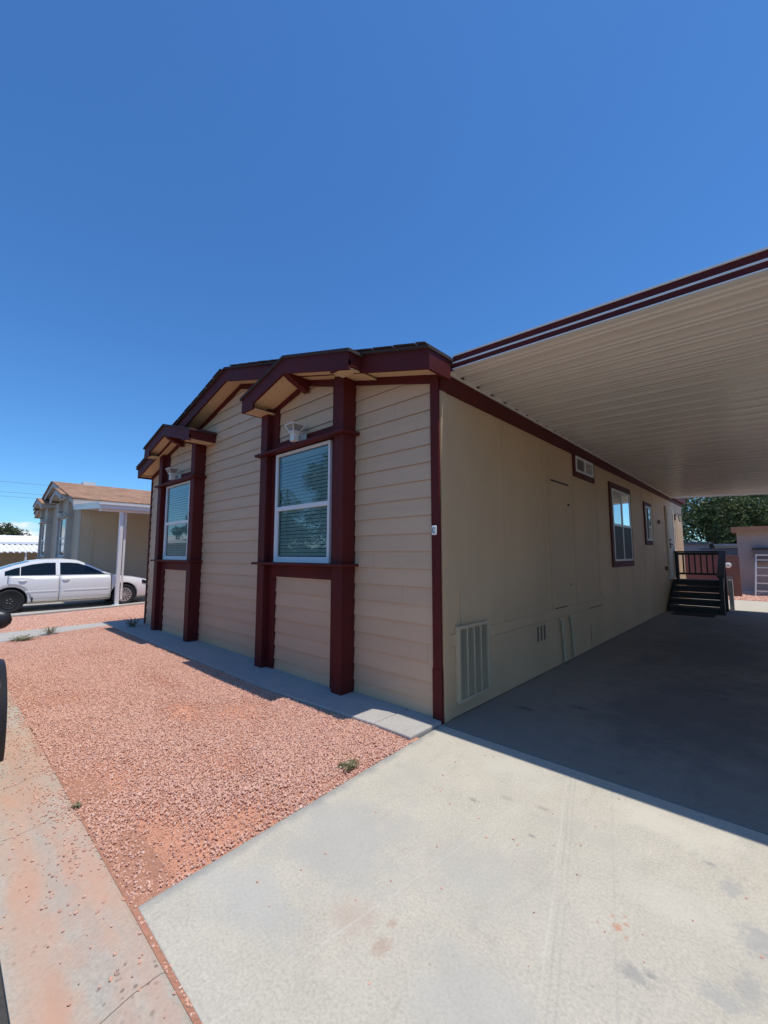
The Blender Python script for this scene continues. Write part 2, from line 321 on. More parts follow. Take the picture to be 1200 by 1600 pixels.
# ------------------------------------------------------------------ houses
APX, APZ, SL = -4.15, 4.70, .262          # main gable apex and slope (local: right front corner at 0,0)
def zt(x): return APZ-SL*abs(x-APX)
def chev(x0, x1, ax, top, dz0, dz1):       # chevron band between top(x)+dz0 and top(x)+dz1
    return [(x0,top(x0)+dz0),(ax,top(ax)+dz0),(x1,top(x1)+dz0),(x1,top(x1)+dz1),(ax,top(ax)+dz1),(x0,top(x0)+dz1)]
def chevron(mb, x0, x1, ax, top, dz0, dz1, y0, y1):
    for a, c in ((x0,ax),(ax,x1)):
        mb.prism([(a,top(a)+dz0),(c,top(c)+dz0),(c,top(c)+dz1),(a,top(a)+dz1)], y0, y1)
def window(root, x0, x1, z0, z1, yb, frame, pane, label=None, blinds=True, mullion=False):
    f = MB(); w = .036; zm = z0+(z1-z0)*.485
    f.box(x0,x0+w,yb-.065,yb,z0,z1).box(x1-w,x1,yb-.065,yb,z0,z1).box(x0+w,x1-w,yb-.065,yb,z0,z0+w+.012).box(x0+w,x1-w,yb-.065,yb,z1-w,z1)
    f.box(x0+w,x1-w,yb-.06,yb,zm-.03,zm+.03)
    s = .022                                                   # lower sash stands a little inside the frame
    f.box(x0+w,x0+w+s,yb-.054,yb,z0+w+.012,zm-.03).box(x1-w-s,x1-w,yb-.054,yb,z0+w+.012,zm-.03).box(x0+w+s,x1-w-s,yb-.054,yb,z0+w+.012,z0+w+.04)
    fr = f.build('window', frame, root, bevel=.003, label=label)
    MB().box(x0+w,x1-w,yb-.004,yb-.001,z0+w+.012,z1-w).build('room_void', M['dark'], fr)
    if blinds:
        b_ = MB(); z = z0+.11
        while z < z1-.09:
            b_.add([(x0+w+.05,yb-.010,z+.021),(x1-w-.01,yb-.010,z+.021),(x1-w-.01,yb-.020,z-.021),(x0+w+.05,yb-.020,z-.021)],[(0,1,2,3)]); z += .0485
        b_.box(x0+w+.05,x1-w-.01,yb-.022,yb-.006,z1-.10,z1-.05)
        for xx in (x0+w+.2, x1-w-.2): b_.box(xx-.003,xx+.003,yb-.023,yb-.021,z0+.1,z1-.1)
        b_.build('blinds', M['blind'], fr)
    p = MB(); p.add([(x0+w,yb-.036,zm+.03),(x1-w,yb-.036,zm+.03),(x1-w,yb-.036,z1-w),(x0+w,yb-.036,z1-w)],[(0,1,2,3)])
    p.build('pane', pane, fr)
    p = MB(); p.add([(x0+w+s,yb-.030,z0+.08),(x1-w-s,yb-.030,z0+.08),(x1-w-s,yb-.030,zm-.03),(x0+w+s,yb-.030,zm-.03)],[(0,1,2,3)])
    p.build('pane', pane, fr)
    return fr
def lamp(root, x, y, z, ml, mg, label=None):
    b_ = MB(); b_.box(x-.055,x+.055,y-.03,y,z-.14,z+.02)                 # back plate
    b_.box(x-.03,x+.03,y-.16,y-.03,z-.10,z-.05)                          # arm
    b_.prismz([(x-.045,y-.205),(x+.045,y-.205),(x+.045,y-.115),(x-.045,y-.115)], z-.11, z+.01)
    br = b_.build('wall_lamp', ml, root, bevel=.006, label=label)
    cy = y-.16; g = MB(); c = MB()
    r0, r1, h0, h1 = .050, .088, z+.025, z+.105
    q = lambda r, h: [(x+sx*r, cy+sy*r, h) for sx,sy in ((-1,-1),(1,-1),(1,1),(-1,1))]
    a, d = q(r0-.006,h0), q(r1-.006,h1)
    g.add(a+d, [(0,1,2,3),(4,5,6,7)]+[(i,(i+1)%4,(i+1)%4+4,i+4) for i in range(4)])
    for i in range(4): c.tube([q(r0,h0)[i], q(r1,h1)[i]], .007, 6)
    c.box(x-.060,x+.060,cy-.060,cy+.060,z+.008,z+.028); c.box(x-.100,x+.100,cy-.100,cy+.100,z+.105,z+.120)
    a, d = q(.09,z+.12), q(.02,z+.15); c.add(a+d, [(0,1,2,3),(4,5,6,7)]+[(i,(i+1)%4,(i+1)%4+4,i+4) for i in range(4)])
    c.build('cage', ml, br); g.build('lamp_glass', mg, br)
    return br
def bay(root, dx, S, low_right, win_label, lamp_label):
    top = lambda x: 4.14-.267*abs(x-(-2.10+dx)); ax = -2.10+dx; xl, xr = -3.17+dx, -.84+dx
    X = lambda v: v+dx
    red, sid = S['trim'], S['siding']
    core = MB()
    core.prism([(X(-3.05),0),(X(-1.29),0),(X(-1.29),top(X(-1.29))-.17),(ax,top(ax)-.17),(X(-3.05),top(X(-3.05))-.17)], -.09, 0)
    bo = core.build('bay', red, root)
    p = MB(); p2 = MB()
    if S['lap']:
        lap(p, [(X(-2.785),.02),(X(-1.525),.02),(X(-1.525),1.31),(X(-2.785),1.31)], -.092)
        lap(p2, [(X(-2.765),3.19),(X(-1.515),3.19),(X(-1.515),3.735),(X(-2.14),3.90),(X(-2.765),3.735)], -.092)
    else:
        p.box(X(-2.785),X(-1.525),-.105,-.09,.02,1.31); p2.prism([(X(-2.765),3.19),(X(-1.515),3.19),(X(-1.515),3.735),(X(-2.14),3.90),(X(-2.765),3.735)],-.105,-.09)
    p.build('siding_panel', sid, bo); p2.build('gable_panel', sid, bo)
    t = MB()
    zr = lambda x: top(x)-.172
    for a, c in ((X(-2.925),X(-2.77)),(X(-1.54),X(-1.415))):
        t.prism([(a,.02),(c,.02),(c,zr(c)),(a,zr(a))], -.128, -.088)
    t.box(X(-2.77),X(-1.54),-.126,-.088,3.075,3.21).box(X(-2.77),X(-1.54),-.126,-.088,1.29,1.452)
    for a, c in ((X(-2.77),ax),(ax,X(-1.54))):
        t.prism([(a,zr(a)),(c,zr(c)),(c,3.885 if c==ax else 3.72),(a,3.885 if a==ax else 3.72)], -.126, -.088)
    t.build('trim_board', red, bo, bevel=.003)
    for a, c in ((X(-3.10),X(-2.925)),(X(-1.415),X(-1.24))):
        MB().prism([(a,.015),(c,.015),(c,zr(c)),(a,zr(a))], -.215, 0.0).build('pilaster', red, bo, bevel=.006)
    for za, zb in ((3.035,3.072),(1.455,1.487)):
        MB().box(X(-3.17),X(-1.17),-.275,0,za,zb).build('ledge', red, bo, bevel=.004)
    # small gable roof over the bay
    r_ = MB(); chevron(r_, xl-.03, xr+.03, ax, top, .0, .035, -.525, 1.3); r_.build('bay_roof', S['shingle'], bo)
    fa = MB(); chevron(fa, xl, xr, ax, top, -.20, 0, -.50, -.47)
    for a, c in ((xl, xl+.31),(xr-.31, xr)):                                      # boxed tails
        fa.prism([(a,top(xl)-.20),(c,top(xl)-.20),(c,min(top(a),top(c))-.13+.04),(a,min(top(a),top(c))-.1)], -.503, -.468)
    for xs, low in ((xl, not low_right),(xr-.03, low_right)):
        fa.box(xs, xs+.03, -.47, -.302 if low else .0, top(xl)-.198, top(xl)-.002)
    fa.build('fascia', red, bo)
    so = MB(); chevron(so, xl+.03, xr-.03, ax, top, -.175, -.16, -.47, -.0)
    for xs, xe, low in ((xl+.03, xl+.31, not low_right),(xr-.31, xr-.03, low_right)):
        so.box(xs, xe, -.468, -.305 if low else -.005, top(xl)-.197, top(xl)-.185)
    so.build('soffit', S['soffit'], bo)
    # ridge bracket under the peak
    br = MB(); br.prismx([(-.47,top(ax)-.178),(-.47,top(ax)-.20),(-.40,top(ax)-.25),(-.128,top(ax)-.36),(-.128,top(ax)-.178)], ax-.05, ax+.05)
    br.build('bracket', red, bo)
    window(root, X(-2.755), X(-1.54), 1.49, 3.02, -.10, S['frame'], M['glass'], win_label)
    lamp(root, X(-2.13), -.126, 3.19, S['lamp'], M['lampglass'], lamp_label)
def house(name, label, loc, S, length=14.7):
    root = thing(name, label, 'house', loc)
    W = -8.30
    shell = MB(); shell.prism([(W,0),(0,0),(0,zt(0)-.16),(APX,APZ-.16),(W,zt(W)-.16)], 0.0, length)
    wall = shell.build('wall', S['wall'], root)
    sd = MB(); fpoly = [(W+.03,.03),(-.09,.03),(-.09,zt(0)-.24),(APX,APZ-.25),(W+.03,zt(W)-.24)]
    if S['lap']: lap(sd, fpoly, -.001)
    else:
        sd.prism(fpoly, -.012, -.001); x = W+.3
        while x < -.1:
            sd.prism([(x-.02,.03),(x+.02,.03),(x+.02,zt(x+.02)-.25),(x-.02,zt(x-.02)-.25)], -.024, -.012); x += .405
    sd.build('siding', S['siding'], wall)
    tr = MB(); chevron(tr, W, 0, APX, zt, -.262, -.150, -.028, -.0005)             # frieze under the rake
    tr.box(W-.02,W+.045,-.03,0.03,.0,zt(W)-.2)
    tr.build('frieze', S['trim'], wall)
    cp = MB(); cp.box(-.095,0.006,-.032,-.0006,.0,zt(0)-.2); cp.box(-.100,.009,-.036,0.0,.0,.50)
    cp.build('corner_post', S['trim'], wall, bevel=.004)
    xl, xr = -8.43, S.get('xr', .13)
    r_ = MB(); chevron(r_, xl-.03, xr+.012, APX, zt, 0, .03, -.335, length+.35)
    # ragged shingle courses along the rake edge
    k = xl
    while k < xr:
        k2 = min(k+.30, xr)
        if (k-APX)*(k2-APX) > 0: r_.prism([(k+.01,zt(k+.01)+.038),(k2-.01,zt(k2-.01)+.038),(k2-.01,zt(k2-.01)+.048),(k+.01,zt(k+.01)+.052)], -.35-.012*rnd.random(), .1)
        k = k2
    roof = r_.build('roof', S['shingle'], root)
    fa = MB(); chevron(fa, xl, xr, APX, zt, -.205, 0, -.30, -.27); chevron(fa, xl, xr, APX, zt, -.205, 0, length+.27, length+.30)
    spans = S.get('eave_spans', ((-.27, length+.27),))
    for ya, yb in spans: fa.box(xr-.03,xr,ya,yb,zt(xr)-.203,zt(xr)-.002)
    fa.box(xl,xl+.03,-.27,length+.27,zt(xl)-.203,zt(xl)-.002)
    fa.build('fascia', S['trim'], roof)
    so = MB(); chevron(so, xl+.03, xr-.03, APX, zt, -.17, -.155, -.27, 0.0); chevron(so, xl+.03, xr-.03, APX, zt, -.17, -.155, length, length+.27)
    for ya, yb in spans: so.box(.0235,xr-.03,ya+.002,min(yb,length),zt(xr)-.165,zt(xr)-.15)
    so.box(xl+.03,W-.0005,-.268,length,zt(xl)-.165,zt(xl)-.15)
    so.build('soffit', S['soffit'], roof)
    bay(root, 0, S, True, S['win'][0], S['lampl'][0]); bay(root, -4.2, S, False, S['win'][1], S['lampl'][1])
    return root, wall

S_main = dict(wall=M['wall'], siding=M['siding'], trim=M['red'], soffit=M['soffit'], shingle=M['shingle_dark'], frame=M['white'], lamp=M['lampwhite'], lap=True, xr=.105, eave_spans=((-.27,.06),(12.75,14.97)),
              win=('large front window with lowered blinds, nearer the corner post','large front window farther from the corner post'),
              lampl=('cream lantern above the nearer front window','cream lantern above the farther front window'))
home, hwall = house('mobile_home', 'long tan mobile home with maroon trim, lap siding front and two gabled bays', (0,0,0), S_main)

# --- details of the long side wall (faces +x)
f = MB(); f.box(.0006,.022,.0,14.7,3.285,3.56); f.build('frieze', M['red'], hwall)
f = MB(); f.box(.0006,.012,.012,.11,.0,3.285); f.build('corner_board', M['wall'], hwall, bevel=.003)
f = MB(); f.box(.0006,.010,.11,14.7,.685,.80)                                    # belt board above the skirting
f.box(.0006,.004,.11,14.7,.0,.672); f.build('skirting', M['wall'], hwall, bevel=.002)
f = MB()
for y in np.arange(1.32, 14.6, 1.22):
    if not 2.6 < y < 3.7: f.box(.0006,.0030,y-.016,y-.004,.80,3.285).box(.0006,.0030,y+.004,y+.016,.80,3.285)
f.build('wall_seam', M['wall'], hwall)
# access door to the water heater
ad = MB(); ad.box(.0006,.012,2.74,2.80,.80,2.78).box(.0006,.012,2.80,3.60,2.73,2.78); ad.box(.0006,.010,2.815,3.545,.815,2.70)
ao = ad.build('access_door', M['wall'], home, bevel=.002)
MB().box(.0006,.006,2.80,3.57,2.702,2.728).build('gap', M['dark'], ao); MB().box(.0006,.005,2.80,3.30,.802,.813).build('gap', M['dark'], ao)
k_ = MB(); k_.tube([(.01,3.49,2.39),(.035,3.49,2.39)], .016, 8); k_.build('knob', M['blackplastic'], ao)
k_ = MB(); k_.tube([(.01,3.47,1.13),(.022,3.47,1.13)], .012, 8); k_.build('latch', M['greymetal'], ao)
f = MB(); f.box(.004,.007,4.30,5.05,.672,.684); f.build('gap', M['dark'], hwall)
f = MB(); f.box(.004,.0065,4.352,4.364,.03,.40); f.build('skirting_seam', M['dark'], hwall)
# furnace louver leaning on the wall near the corner
y0, y1, z0, z1 = .21, .82, .13, .875
g_ = MB(); w = .035
g_.box(.006,.052,y0,y0+w,z0,z1).box(.006,.052,y1-w,y1,z0,z1).box(.006,.052,y0+w,y1-w,z0,z0+w).box(.006,.052,y0+w,y1-w,z1-w,z1)
for i in range(1,4):
    yy = y0+w+(y1-y0-2*w)*i/4; g_.box(.01,.050,yy-.008,yy+.008,z0+w,z1-w)
go = g_.build('louver_panel', M['grille'], home, bevel=.003)
s_ = MB(); z = z0+w+.01
while z < z1-w-.005:
    s_.add([(.018,y0+w,z+.016),(.018,y1-w,z+.016),(.046,y1-w,z-.004),(.046,y0+w,z-.004)],[(0,1,2,3)]); z += .022
s_.build('louver', M['louver'], go); MB().box(.004,.012,y0+.01,y1-.01,z0+.01,z1-.01).build('backing', M['dark'], go)
f = MB(); f.tube([(.012,.335,.86),(.012,.335,1.20),(.006,.335,1.235)], .007, 6); f.build('conduit', M['grille'], home)
v_ = MB(); v_.box(.0045,.012,2.12,2.48,.41,.655); vo_ = v_.build('vent', M['wall'], home)
v_ = MB()
for i in range(3): v_.box(.012,.0145,2.15+i*.108,2.20+i*.108,.435,.63)
v_.build('slot', M['slot'], vo_)
for yy, zz in ((2.98,.64),(3.36,.64)):
    p = MB(); p.tube([(.035,yy+.07,.03),(.035,yy+.05,.3),(.035,yy+.01,zz-.05),(.03,yy-.02,zz),(.006,yy-.05,zz+.01)], .022, 8)
    p.build('drain_pipe', M['grille'], home, smooth=True)
f = MB(); f.box(.006,.05,10.49,10.57,2.46,2.56); f.build('junction_box', M['brownmetal'], home, bevel=.006)
f = MB(); f.box(.006,.06,11.12,11.24,1.13,1.25); f.build('outlet_cover', M['brownmetal'], home, bevel=.006)
# white plastic bell box on the corner post
f = MB(); f.box(-.078,-.018,-.056,-.034,1.79,1.885); wb = f.build('door_number_plate', M['white'], home, bevel=.012)
f = MB(); pts = [(-.046+.016*math.cos(a), -.0575, 1.838+.024*math.sin(a)) for a in np.linspace(R(40),R(320),12)]
f.tube(pts, .004, 5); f.build('emblem', M['greymetal'], wb)

def side_window(y0, y1, z0, z1, fw, fbot, style, label):
    f = MB()   # maroon surround
    f.box(.0008,.028,y0-fw,y0,z0-fbot,z1+fw).box(.0008,.028,y1,y1+fw*.9,z0-fbot,z1+fw)
    f.box(.0008,.028,y0,y1,z1,z1+fw).box(.0008,.028,y0,y1,z0-fbot,z0)
    so = f.build('window', M['red'], home, bevel=.003, label=label)
    w = .038; fr = MB(); X0, X1 = .0008, .040
    fr.box(X0,X1,y0,y0+w,z0,z1).box(X0,X1,y1-w,y1,z0,z1).box(X0,X1,y0+w,y1-w,z0,z0+w).box(X0,X1,y0+w,y1-w,z1-w,z1)
    ym = (y0+y1)/2; zm = z0+(z1-z0)*.50; panes = []
    if style == 'slider':
        fr.box(X0,X1,ym-.022,ym+.022,z0+w,z1-w); panes = [(y0+w,ym-.022,z0+w,z1-w,'dark'),(ym+.022,y1-w,z0+w,z1-w,'g')]
    elif style == 'four':
        fr.box(X0,X1,ym-.028,ym+.028,z0+w,z1-w)
        for a, c in ((y0+w,ym-.028),(ym+.028,y1-w)):
            fr.box(X0,X1-.004,a,c,zm-.025,zm+.025); panes += [(a,c,zm+.025,z1-w,'g'),(a,c,z0+w,zm-.025,'s')]
    else:
        fr.box(X0,X1,ym-.02,ym+.02,z0+w,z1-w); fr.box(X0,X1-.004,ym+.02,y1-w,zm-.1,zm-.06)
        panes = [(y0+w,ym-.02,z0+w,z1-w,'s'),(ym+.02,y1-w,zm-.06,z1-w,'g'),(ym+.02,y1-w,z0+w,zm-.1,'b')]
    fr.build('frame', M['white'], so, bevel=.002)
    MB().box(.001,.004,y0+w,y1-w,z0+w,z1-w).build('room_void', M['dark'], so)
    for (a,c,za,zb,kind) in panes:
        p = MB(); xx = .026 if kind != 's' else .030
        p.add([(xx,a,za),(xx,c,za),(xx,c,zb),(xx,a,zb)],[(0,1,2,3)])
        p.build('screen' if kind in 's' else 'pane', M['screen'] if kind == 's' else M['sideglass'] if kind == 'g' else M['glass'], so)
        if kind in 'gb':
            b_ = MB(); z = za+.03
            while z < zb-.02:
                b_.add([(.006,a+.01,z+.018),(.006,c-.01,z+.018),(.014,c-.01,z-.018),(.014,a+.01,z-.018)],[(0,1,2,3)]); z += .042
            b_.build('blinds', M['blind'], so)
side_window(3.90,4.80,3.00,3.27,.09,.09,'slider','small high slider window under the eave')
side_window(5.95,7.35,1.46,2.95,.13,.12,'four','tall four-light window on the side wall')
side_window(8.90,9.48,1.95,2.83,.11,.11,'single','small window nearest the side door')
# side door
d_ = MB(); d_.box(.0008,.05,11.55,11.66,.86,3.06).box(.0008,.05,12.62,12.73,.86,3.06).box(.0008,.05,11.66,12.62,2.96,3.06)
do = d_.build('door', M['cream'], home, bevel=.004)
l_ = MB(); l_.box(.01,.045,11.66,12.62,.88,2.96); lo = l_.build('door_leaf', M['cream'], do)
sc = MB()
sc.box(.045,.058,11.66,11.76,.88,2.96).box(.045,.058,12.52,12.62,.88,2.96).box(.045,.058,11.76,12.52,2.86,2.96).box(.045,.058,11.76,12.52,.88,1.1).box(.045,.058,11.76,12.52,1.85,1.93)
sc.build('screen_door', M['cream'], do)
h_ = MB(); h_.box(.058,.075,11.72,11.80,1.78,1.95); h_.tube([(.075,11.76,1.90),(.12,11.76,1.90),(.12,11.86,1.90)], .014, 6); h_.tube([(.058,11.76,2.03),(.085,11.76,2.03)], .03, 8)
h_.build('handle', M['black'], do)
# black lamp by the door
b_ = MB(); b_.box(.0008,.03,13.16,13.28,2.72,2.92); b_.tube([(.03,13.22,2.86),(.11,13.22,2.94),(.17,13.22,2.90)], .012, 6)
bl = b_.build('wall_lamp', M['black'], home, label='black lantern on the side wall past the door')
b_ = MB(); q = lambda r,h: [(.17+sx*r,13.22+sy*r,h) for sx,sy in ((-1,-1),(1,-1),(1,1),(-1,1))]
for i in range(4): b_.tube([q(.04,2.68)[i], q(.07,2.86)[i]], .007, 5)
a, d = q(.08,2.86), q(.01,2.92); b_.add(a+d,[(0,1,2,3),(4,5,6,7)]+[(i,(i+1)%4,(i+1)%4+4,i+4) for i in range(4)]); b_.box(.13,.21,13.18,13.26,2.665,2.68)
b_.build('cage', M['black'], bl)
a, d = q(.035,2.69), q(.062,2.85); g_ = MB(); g_.add(a+d,[(0,1,2,3),(4,5,6,7)]+[(i,(i+1)%4,(i+1)%4+4,i+4) for i in range(4)]); g_.build('lamp_glass', M['glass'], bl)

# ------------------------------------------------------------------ carport
cpt = thing('carport', 'flat white ribbed metal carport roof with maroon striped edge beside the tan home', 'carport', (2.2,6.4,0))
CO = Vector(cpt.location)
def L(pts): return [tuple(Vector(p)-CO) for p in pts]
CX0, CX1, CY0, CY1 = .024, 6.3, .10, 12.7  # unseen outer part widened to keep sky light off the floor
cz = lambda x, y=0: 3.502-.033*x-.007*(y-.1)
prof = []; y = CY0+.03; per = .325
while y < CY1-.03:
    for dy, dz in ((0,0),(.050,0),(.062,.014),(.076,.014),(.088,0),(.125,0),(.137,.014),(.151,.014),(.163,0),(.195,0),(.205,.065),(.300,.065),(.325,0)):
        if y+dy < CY1-.03 and (not prof or y+dy > prof[-1][0]+1e-5): prof.append((y+dy, dz))
    y += per
mb = MB(); n = len(prof)
for xx in (CX0, CX1):
    mb.add(L([(xx, yy, cz(xx,yy)+.004+dz) for yy,dz in prof]), [])
mb.f = [(i,i+1,n+i+1,n+i) for i in range(n-1)]
pn = mb.build('roof_panel', M['awning'], cpt)
sm = pn.modifiers.new('thick','SOLIDIFY'); sm.thickness = .003
FX = .108
def strip(name, rows, mat):
    m_ = MB()
    for (za, zb, yo) in rows:
        v = [(FX,CY0-yo,cz(CX0)+za),(CX1,CY0-yo,cz(CX1)+za),(CX1,CY0+.03,cz(CX1)+za),(FX,CY0+.03,cz(CX0)+za),(FX,CY0-yo,cz(CX0)+zb),(CX1,CY0-yo,cz(CX1)+zb),(CX1,CY0+.03,cz(CX1)+zb),(FX,CY0+.03,cz(CX0)+zb)]
        m_.add(L(v), [(0,3,2,1),(4,5,6,7),(0,1,5,4),(1,2,6,5),(2,3,7,6),(3,0,4,7)])
    return m_.build(name, mat, cpt)
fs = strip('fascia', [(-.004,.007,.012),(.060,.076,.006),(.134,.150,.010)], M['white'])
st = strip('fascia_stripe', [(.007,.060,.0),(.076,.134,.0)], M['red'])
m_ = MB()
v = lambda x0,x1,y0,y1,a,b: [(x,yy,cz(x,yy)+zz) for zz in (a,b) for x,yy in ((x0,y0),(x1,y0),(x1,y1),(x0,y1))]
BF = [(0,3,2,1),(4,5,6,7),(0,1,5,4),(1,2,6,5),(2,3,7,6),(3,0,4,7)]
m_.add(L(v(CX0,CX1,CY1-.03,CY1,-.035,.13)),BF); m_.add(L(v(CX1-.03,CX1,CY0+.03,CY1-.03,-.02,.13)),BF); m_.build('gutter_edge', M['awning'], cpt)
m_ = MB(); m_.add(L(v(.0235,.045,CY0+.03,CY1-.03,-.020,.002)),BF); m_.build('wall_channel', M['awning'], cpt)
m_ = MB(); m_.add(L(v(5.70,5.82,CY0+.05,CY1-.05,-.17,-.003)),BF); m_.build('beam', M['awning'], cpt)
for yy in (.9, 4.7, 8.5, 12.2):
    p = MB(); zt_ = cz(5.76,yy)-.172
    p.box(5.71-CO.x,5.81-CO.x,yy-.04-CO.y,yy+.04-CO.y,0.004,zt_); p.box(5.67-CO.x,5.85-CO.x,yy-.08-CO.y,yy+.08-CO.y,.002,.012); p.build('post', M['awning'], cpt)

# ------------------------------------------------------------------ porch stairs
ps = thing('porch_steps', 'black wooden porch steps with railing up to the side door', 'steps', (.65,11.7,0))
PO = Vector(ps.location)
def pb(mb, x0,x1,y0,y1,z0,z1): return mb.box(x0-PO.x,x1-PO.x,y0-PO.y,y1-PO.y,z0-PO.z,z1-PO.z)
for i in range(5):
    y0 = 10.92+.25*i; z = .17*(i+1); t = MB(); pb(t,.07,1.19,y0-.025,(y0+.262) if i<4 else 12.45,z-.035,z)
    t.build('tread' if i<4 else 'landing', M['tread'], ps, bevel=.004)
r = MB()
for i in range(5): y0 = 10.92+.25*i; pb(r,.07,1.19,y0,y0+.02,.005+.17*i,.17*(i+1)-.036)
r.build('riser', M['black'], ps)
for x in (.05, 1.19):
    s = MB(); s.prismx([(10.88-PO.y,.005),(12.45-PO.y,.005),(12.45-PO.y,.80),(11.95-PO.y,.80),(10.88-PO.y,.14)], x-PO.x, x+.03-PO.x); s.build('stringer', M['black'], ps)
def post(x,y,z0,z1,w=.09):
    m_ = MB(); pb(m_,x,x+w,y,y+w,z0,z1); m_.build('post', M['black'], ps, bevel=.004)
post(.06,12.36,.852,1.66); post(1.13,12.36,.852,1.66); post(1.225,11.86,.005,1.64); post(1.225,10.86,.005,.98)
m_ = MB(); pb(m_,.04,1.34,12.34,12.48,1.66,1.70); pb(m_,.15,1.13,12.39,12.43,1.58,1.655); pb(m_,.15,1.13,12.39,12.43,.98,1.04); m_.build('rail', M['black'], ps)
for i in range(6):
    x = .25+i*.145; m_ = MB(); pb(m_,x,x+.038,12.39,12.43,1.04,1.58); m_.build('baluster', M['black'], ps)
m_ = MB(); m_.prismx([(10.84-PO.y,.98),(11.95-PO.y,1.64),(12.34-PO.y,1.64),(12.34-PO.y,1.69),(11.9-PO.y,1.69),(10.84-PO.y,1.04)],1.19-PO.x,1.35-PO.x); m_.build('handrail', M['black'], ps)
m_ = MB(); m_.prismx([(10.95-PO.y,.30),(11.86-PO.y,.95),(11.86-PO.y,1.12),(10.95-PO.y,.47)],1.245-PO.x,1.285-PO.x)
m_.prismx([(10.95-PO.y,.62),(11.86-PO.y,1.22),(11.86-PO.y,1.40),(10.95-PO.y,.80)],1.245-PO.x,1.285-PO.x); m_.build('side_board', M['black'], ps)
m_ = MB(); pb(m_,1.30,1.40,12.45,12.60,.005,.85); m_.build('end_panel', M['cream'], ps)
o = MB().box(-.45,.45,-.28,.28,0,.012).build('doormat', M['mat']); o.location = (.68,10.45,.003); tag(o,'dark doormat lying at the foot of the black porch steps','doormat')

# ------------------------------------------------------------------ ground and paving
def sheet(name, poly, z, mat, th=.0):
    m_ = MB()
    if th: m_.prismz(poly, z-th, z)
    else: m_.add([(x,y,z) for x,y in poly], [tuple(range(len(poly)))])
    return structure(m_.build(name, mat))
sheet('ground', [(-300,-300),(300,-300),(300,300),(-300,300)], -.075, M['soil'])
sheet('road', [(-120,-12),(120,-12),(120,-3.10),(-120,-3.10)], -.045, M['asphalt'])
# gutter: rolled kerb profile along x, in panels with open joints
gm = MB(); prof = [(-2.70,-.008),(-2.72,.0),(-2.82,-.006),(-2.92,-.030),(-3.02,-.036),(-3.13,-.028),(-3.13,-.09),(-2.70,-.09)]
xs = [-60,-40,-25,-15,-10,-6.5,-3.9,-1.62,-.92,.6,3.4,7,12,30]
for a, c in zip(xs[:-1], xs[1:]):
    gm.prismx([(y,z) for y,z in prof], a+.002, c-.002)
structure(gm.build('gutter', M['gutter']))
sheet('dirt_strip', [(-60,-2.705),(60,-2.705),(60,-2.5),(-60,-2.5)], -.0035, M['dirt'])
# driveway slabs
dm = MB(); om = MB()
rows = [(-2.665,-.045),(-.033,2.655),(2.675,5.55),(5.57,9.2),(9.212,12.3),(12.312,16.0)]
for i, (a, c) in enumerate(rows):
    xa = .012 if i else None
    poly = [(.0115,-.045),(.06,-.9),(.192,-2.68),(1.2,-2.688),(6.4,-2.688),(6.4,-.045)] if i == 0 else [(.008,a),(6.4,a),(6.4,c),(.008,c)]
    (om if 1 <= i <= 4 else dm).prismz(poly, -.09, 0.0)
dmo = structure(dm.build('driveway', M['slab'], bevel=.006)); structure(om.build('carport_slab', M['shadeslab'], bevel=.006))
sheet('driveway_base', [(.1,-2.6),(6.3,-2.6),(6.3,14.9),(.1,14.9)], -.03, M['dirt'])
# walkway along the front wall
wm = MB()
for a, c in ((-9.2,-7.6),(-7.594,-4.9),(-4.894,-2.05),(-2.044,-.445),(-.439,0.0)):
    yl = lambda x: -.50-.13*min(1,max(0,(-x-.4)/1.2)); wm.prismz([(a,.02),(c,.02),(c,yl(c)),(a,yl(a))], -.08, .028)
structure(wm.build('walkway', M['walk'], bevel=.012))
sheet('side_path', [(-9.15,-2.70),(-7.92,-2.70),(-8.2,-1.95),(-8.55,-1.2),(-8.62,-.64),(-9.22,-.64)], .012, M['walk'], .09)
sheet('side_path', [(-9.22,-.6),(-9.206,.03),(-8.32,.03),(-8.32,14),(-9.4,14)], .006, M['walk'], .09)
sheet('gravel_bed', [(-8.6,-2.62),(.25,-2.62),(.06,-.40),(-8.8,-.45)], -.008, M['bed'])
sheet('gravel_bed', [(-12.9,-2.62),(-9.1,-2.62),(-9.1,6),(-13.4,6)], -.006, M['bed'])
sheet('neighbour_driveway', [(-16.2,-2.72),(-12.2,-2.72),(-12.2,-1.2),(-12.55,.4),(-13.0,1.6),(-13.6,3.2),(-13.6,14),(-16.2,14)], .012, M['ndrive'], .08)
km = MB(); kp = [(-11.86,-2.70),(-11.9,-2.0),(-12.02,-.9),(-12.22,.3),(-12.6,1.4),(-13.1,2.6),(-13.3,5)]
for (a, c) in zip(kp[:-1], kp[1:]):
    km.prismz([a, c, (c[0]-.30,c[1]+.01), (a[0]-.30,a[1]+.01)], -.06, .05)
structure(km.build('driveway_edge', M['walk']))
sheet('back_gravel_bed', [(.3,15.98),(9,15.98),(9,19.2),(-3,19.2),(-3,15.0),(.3,15.0)], -.004, M['bed'])

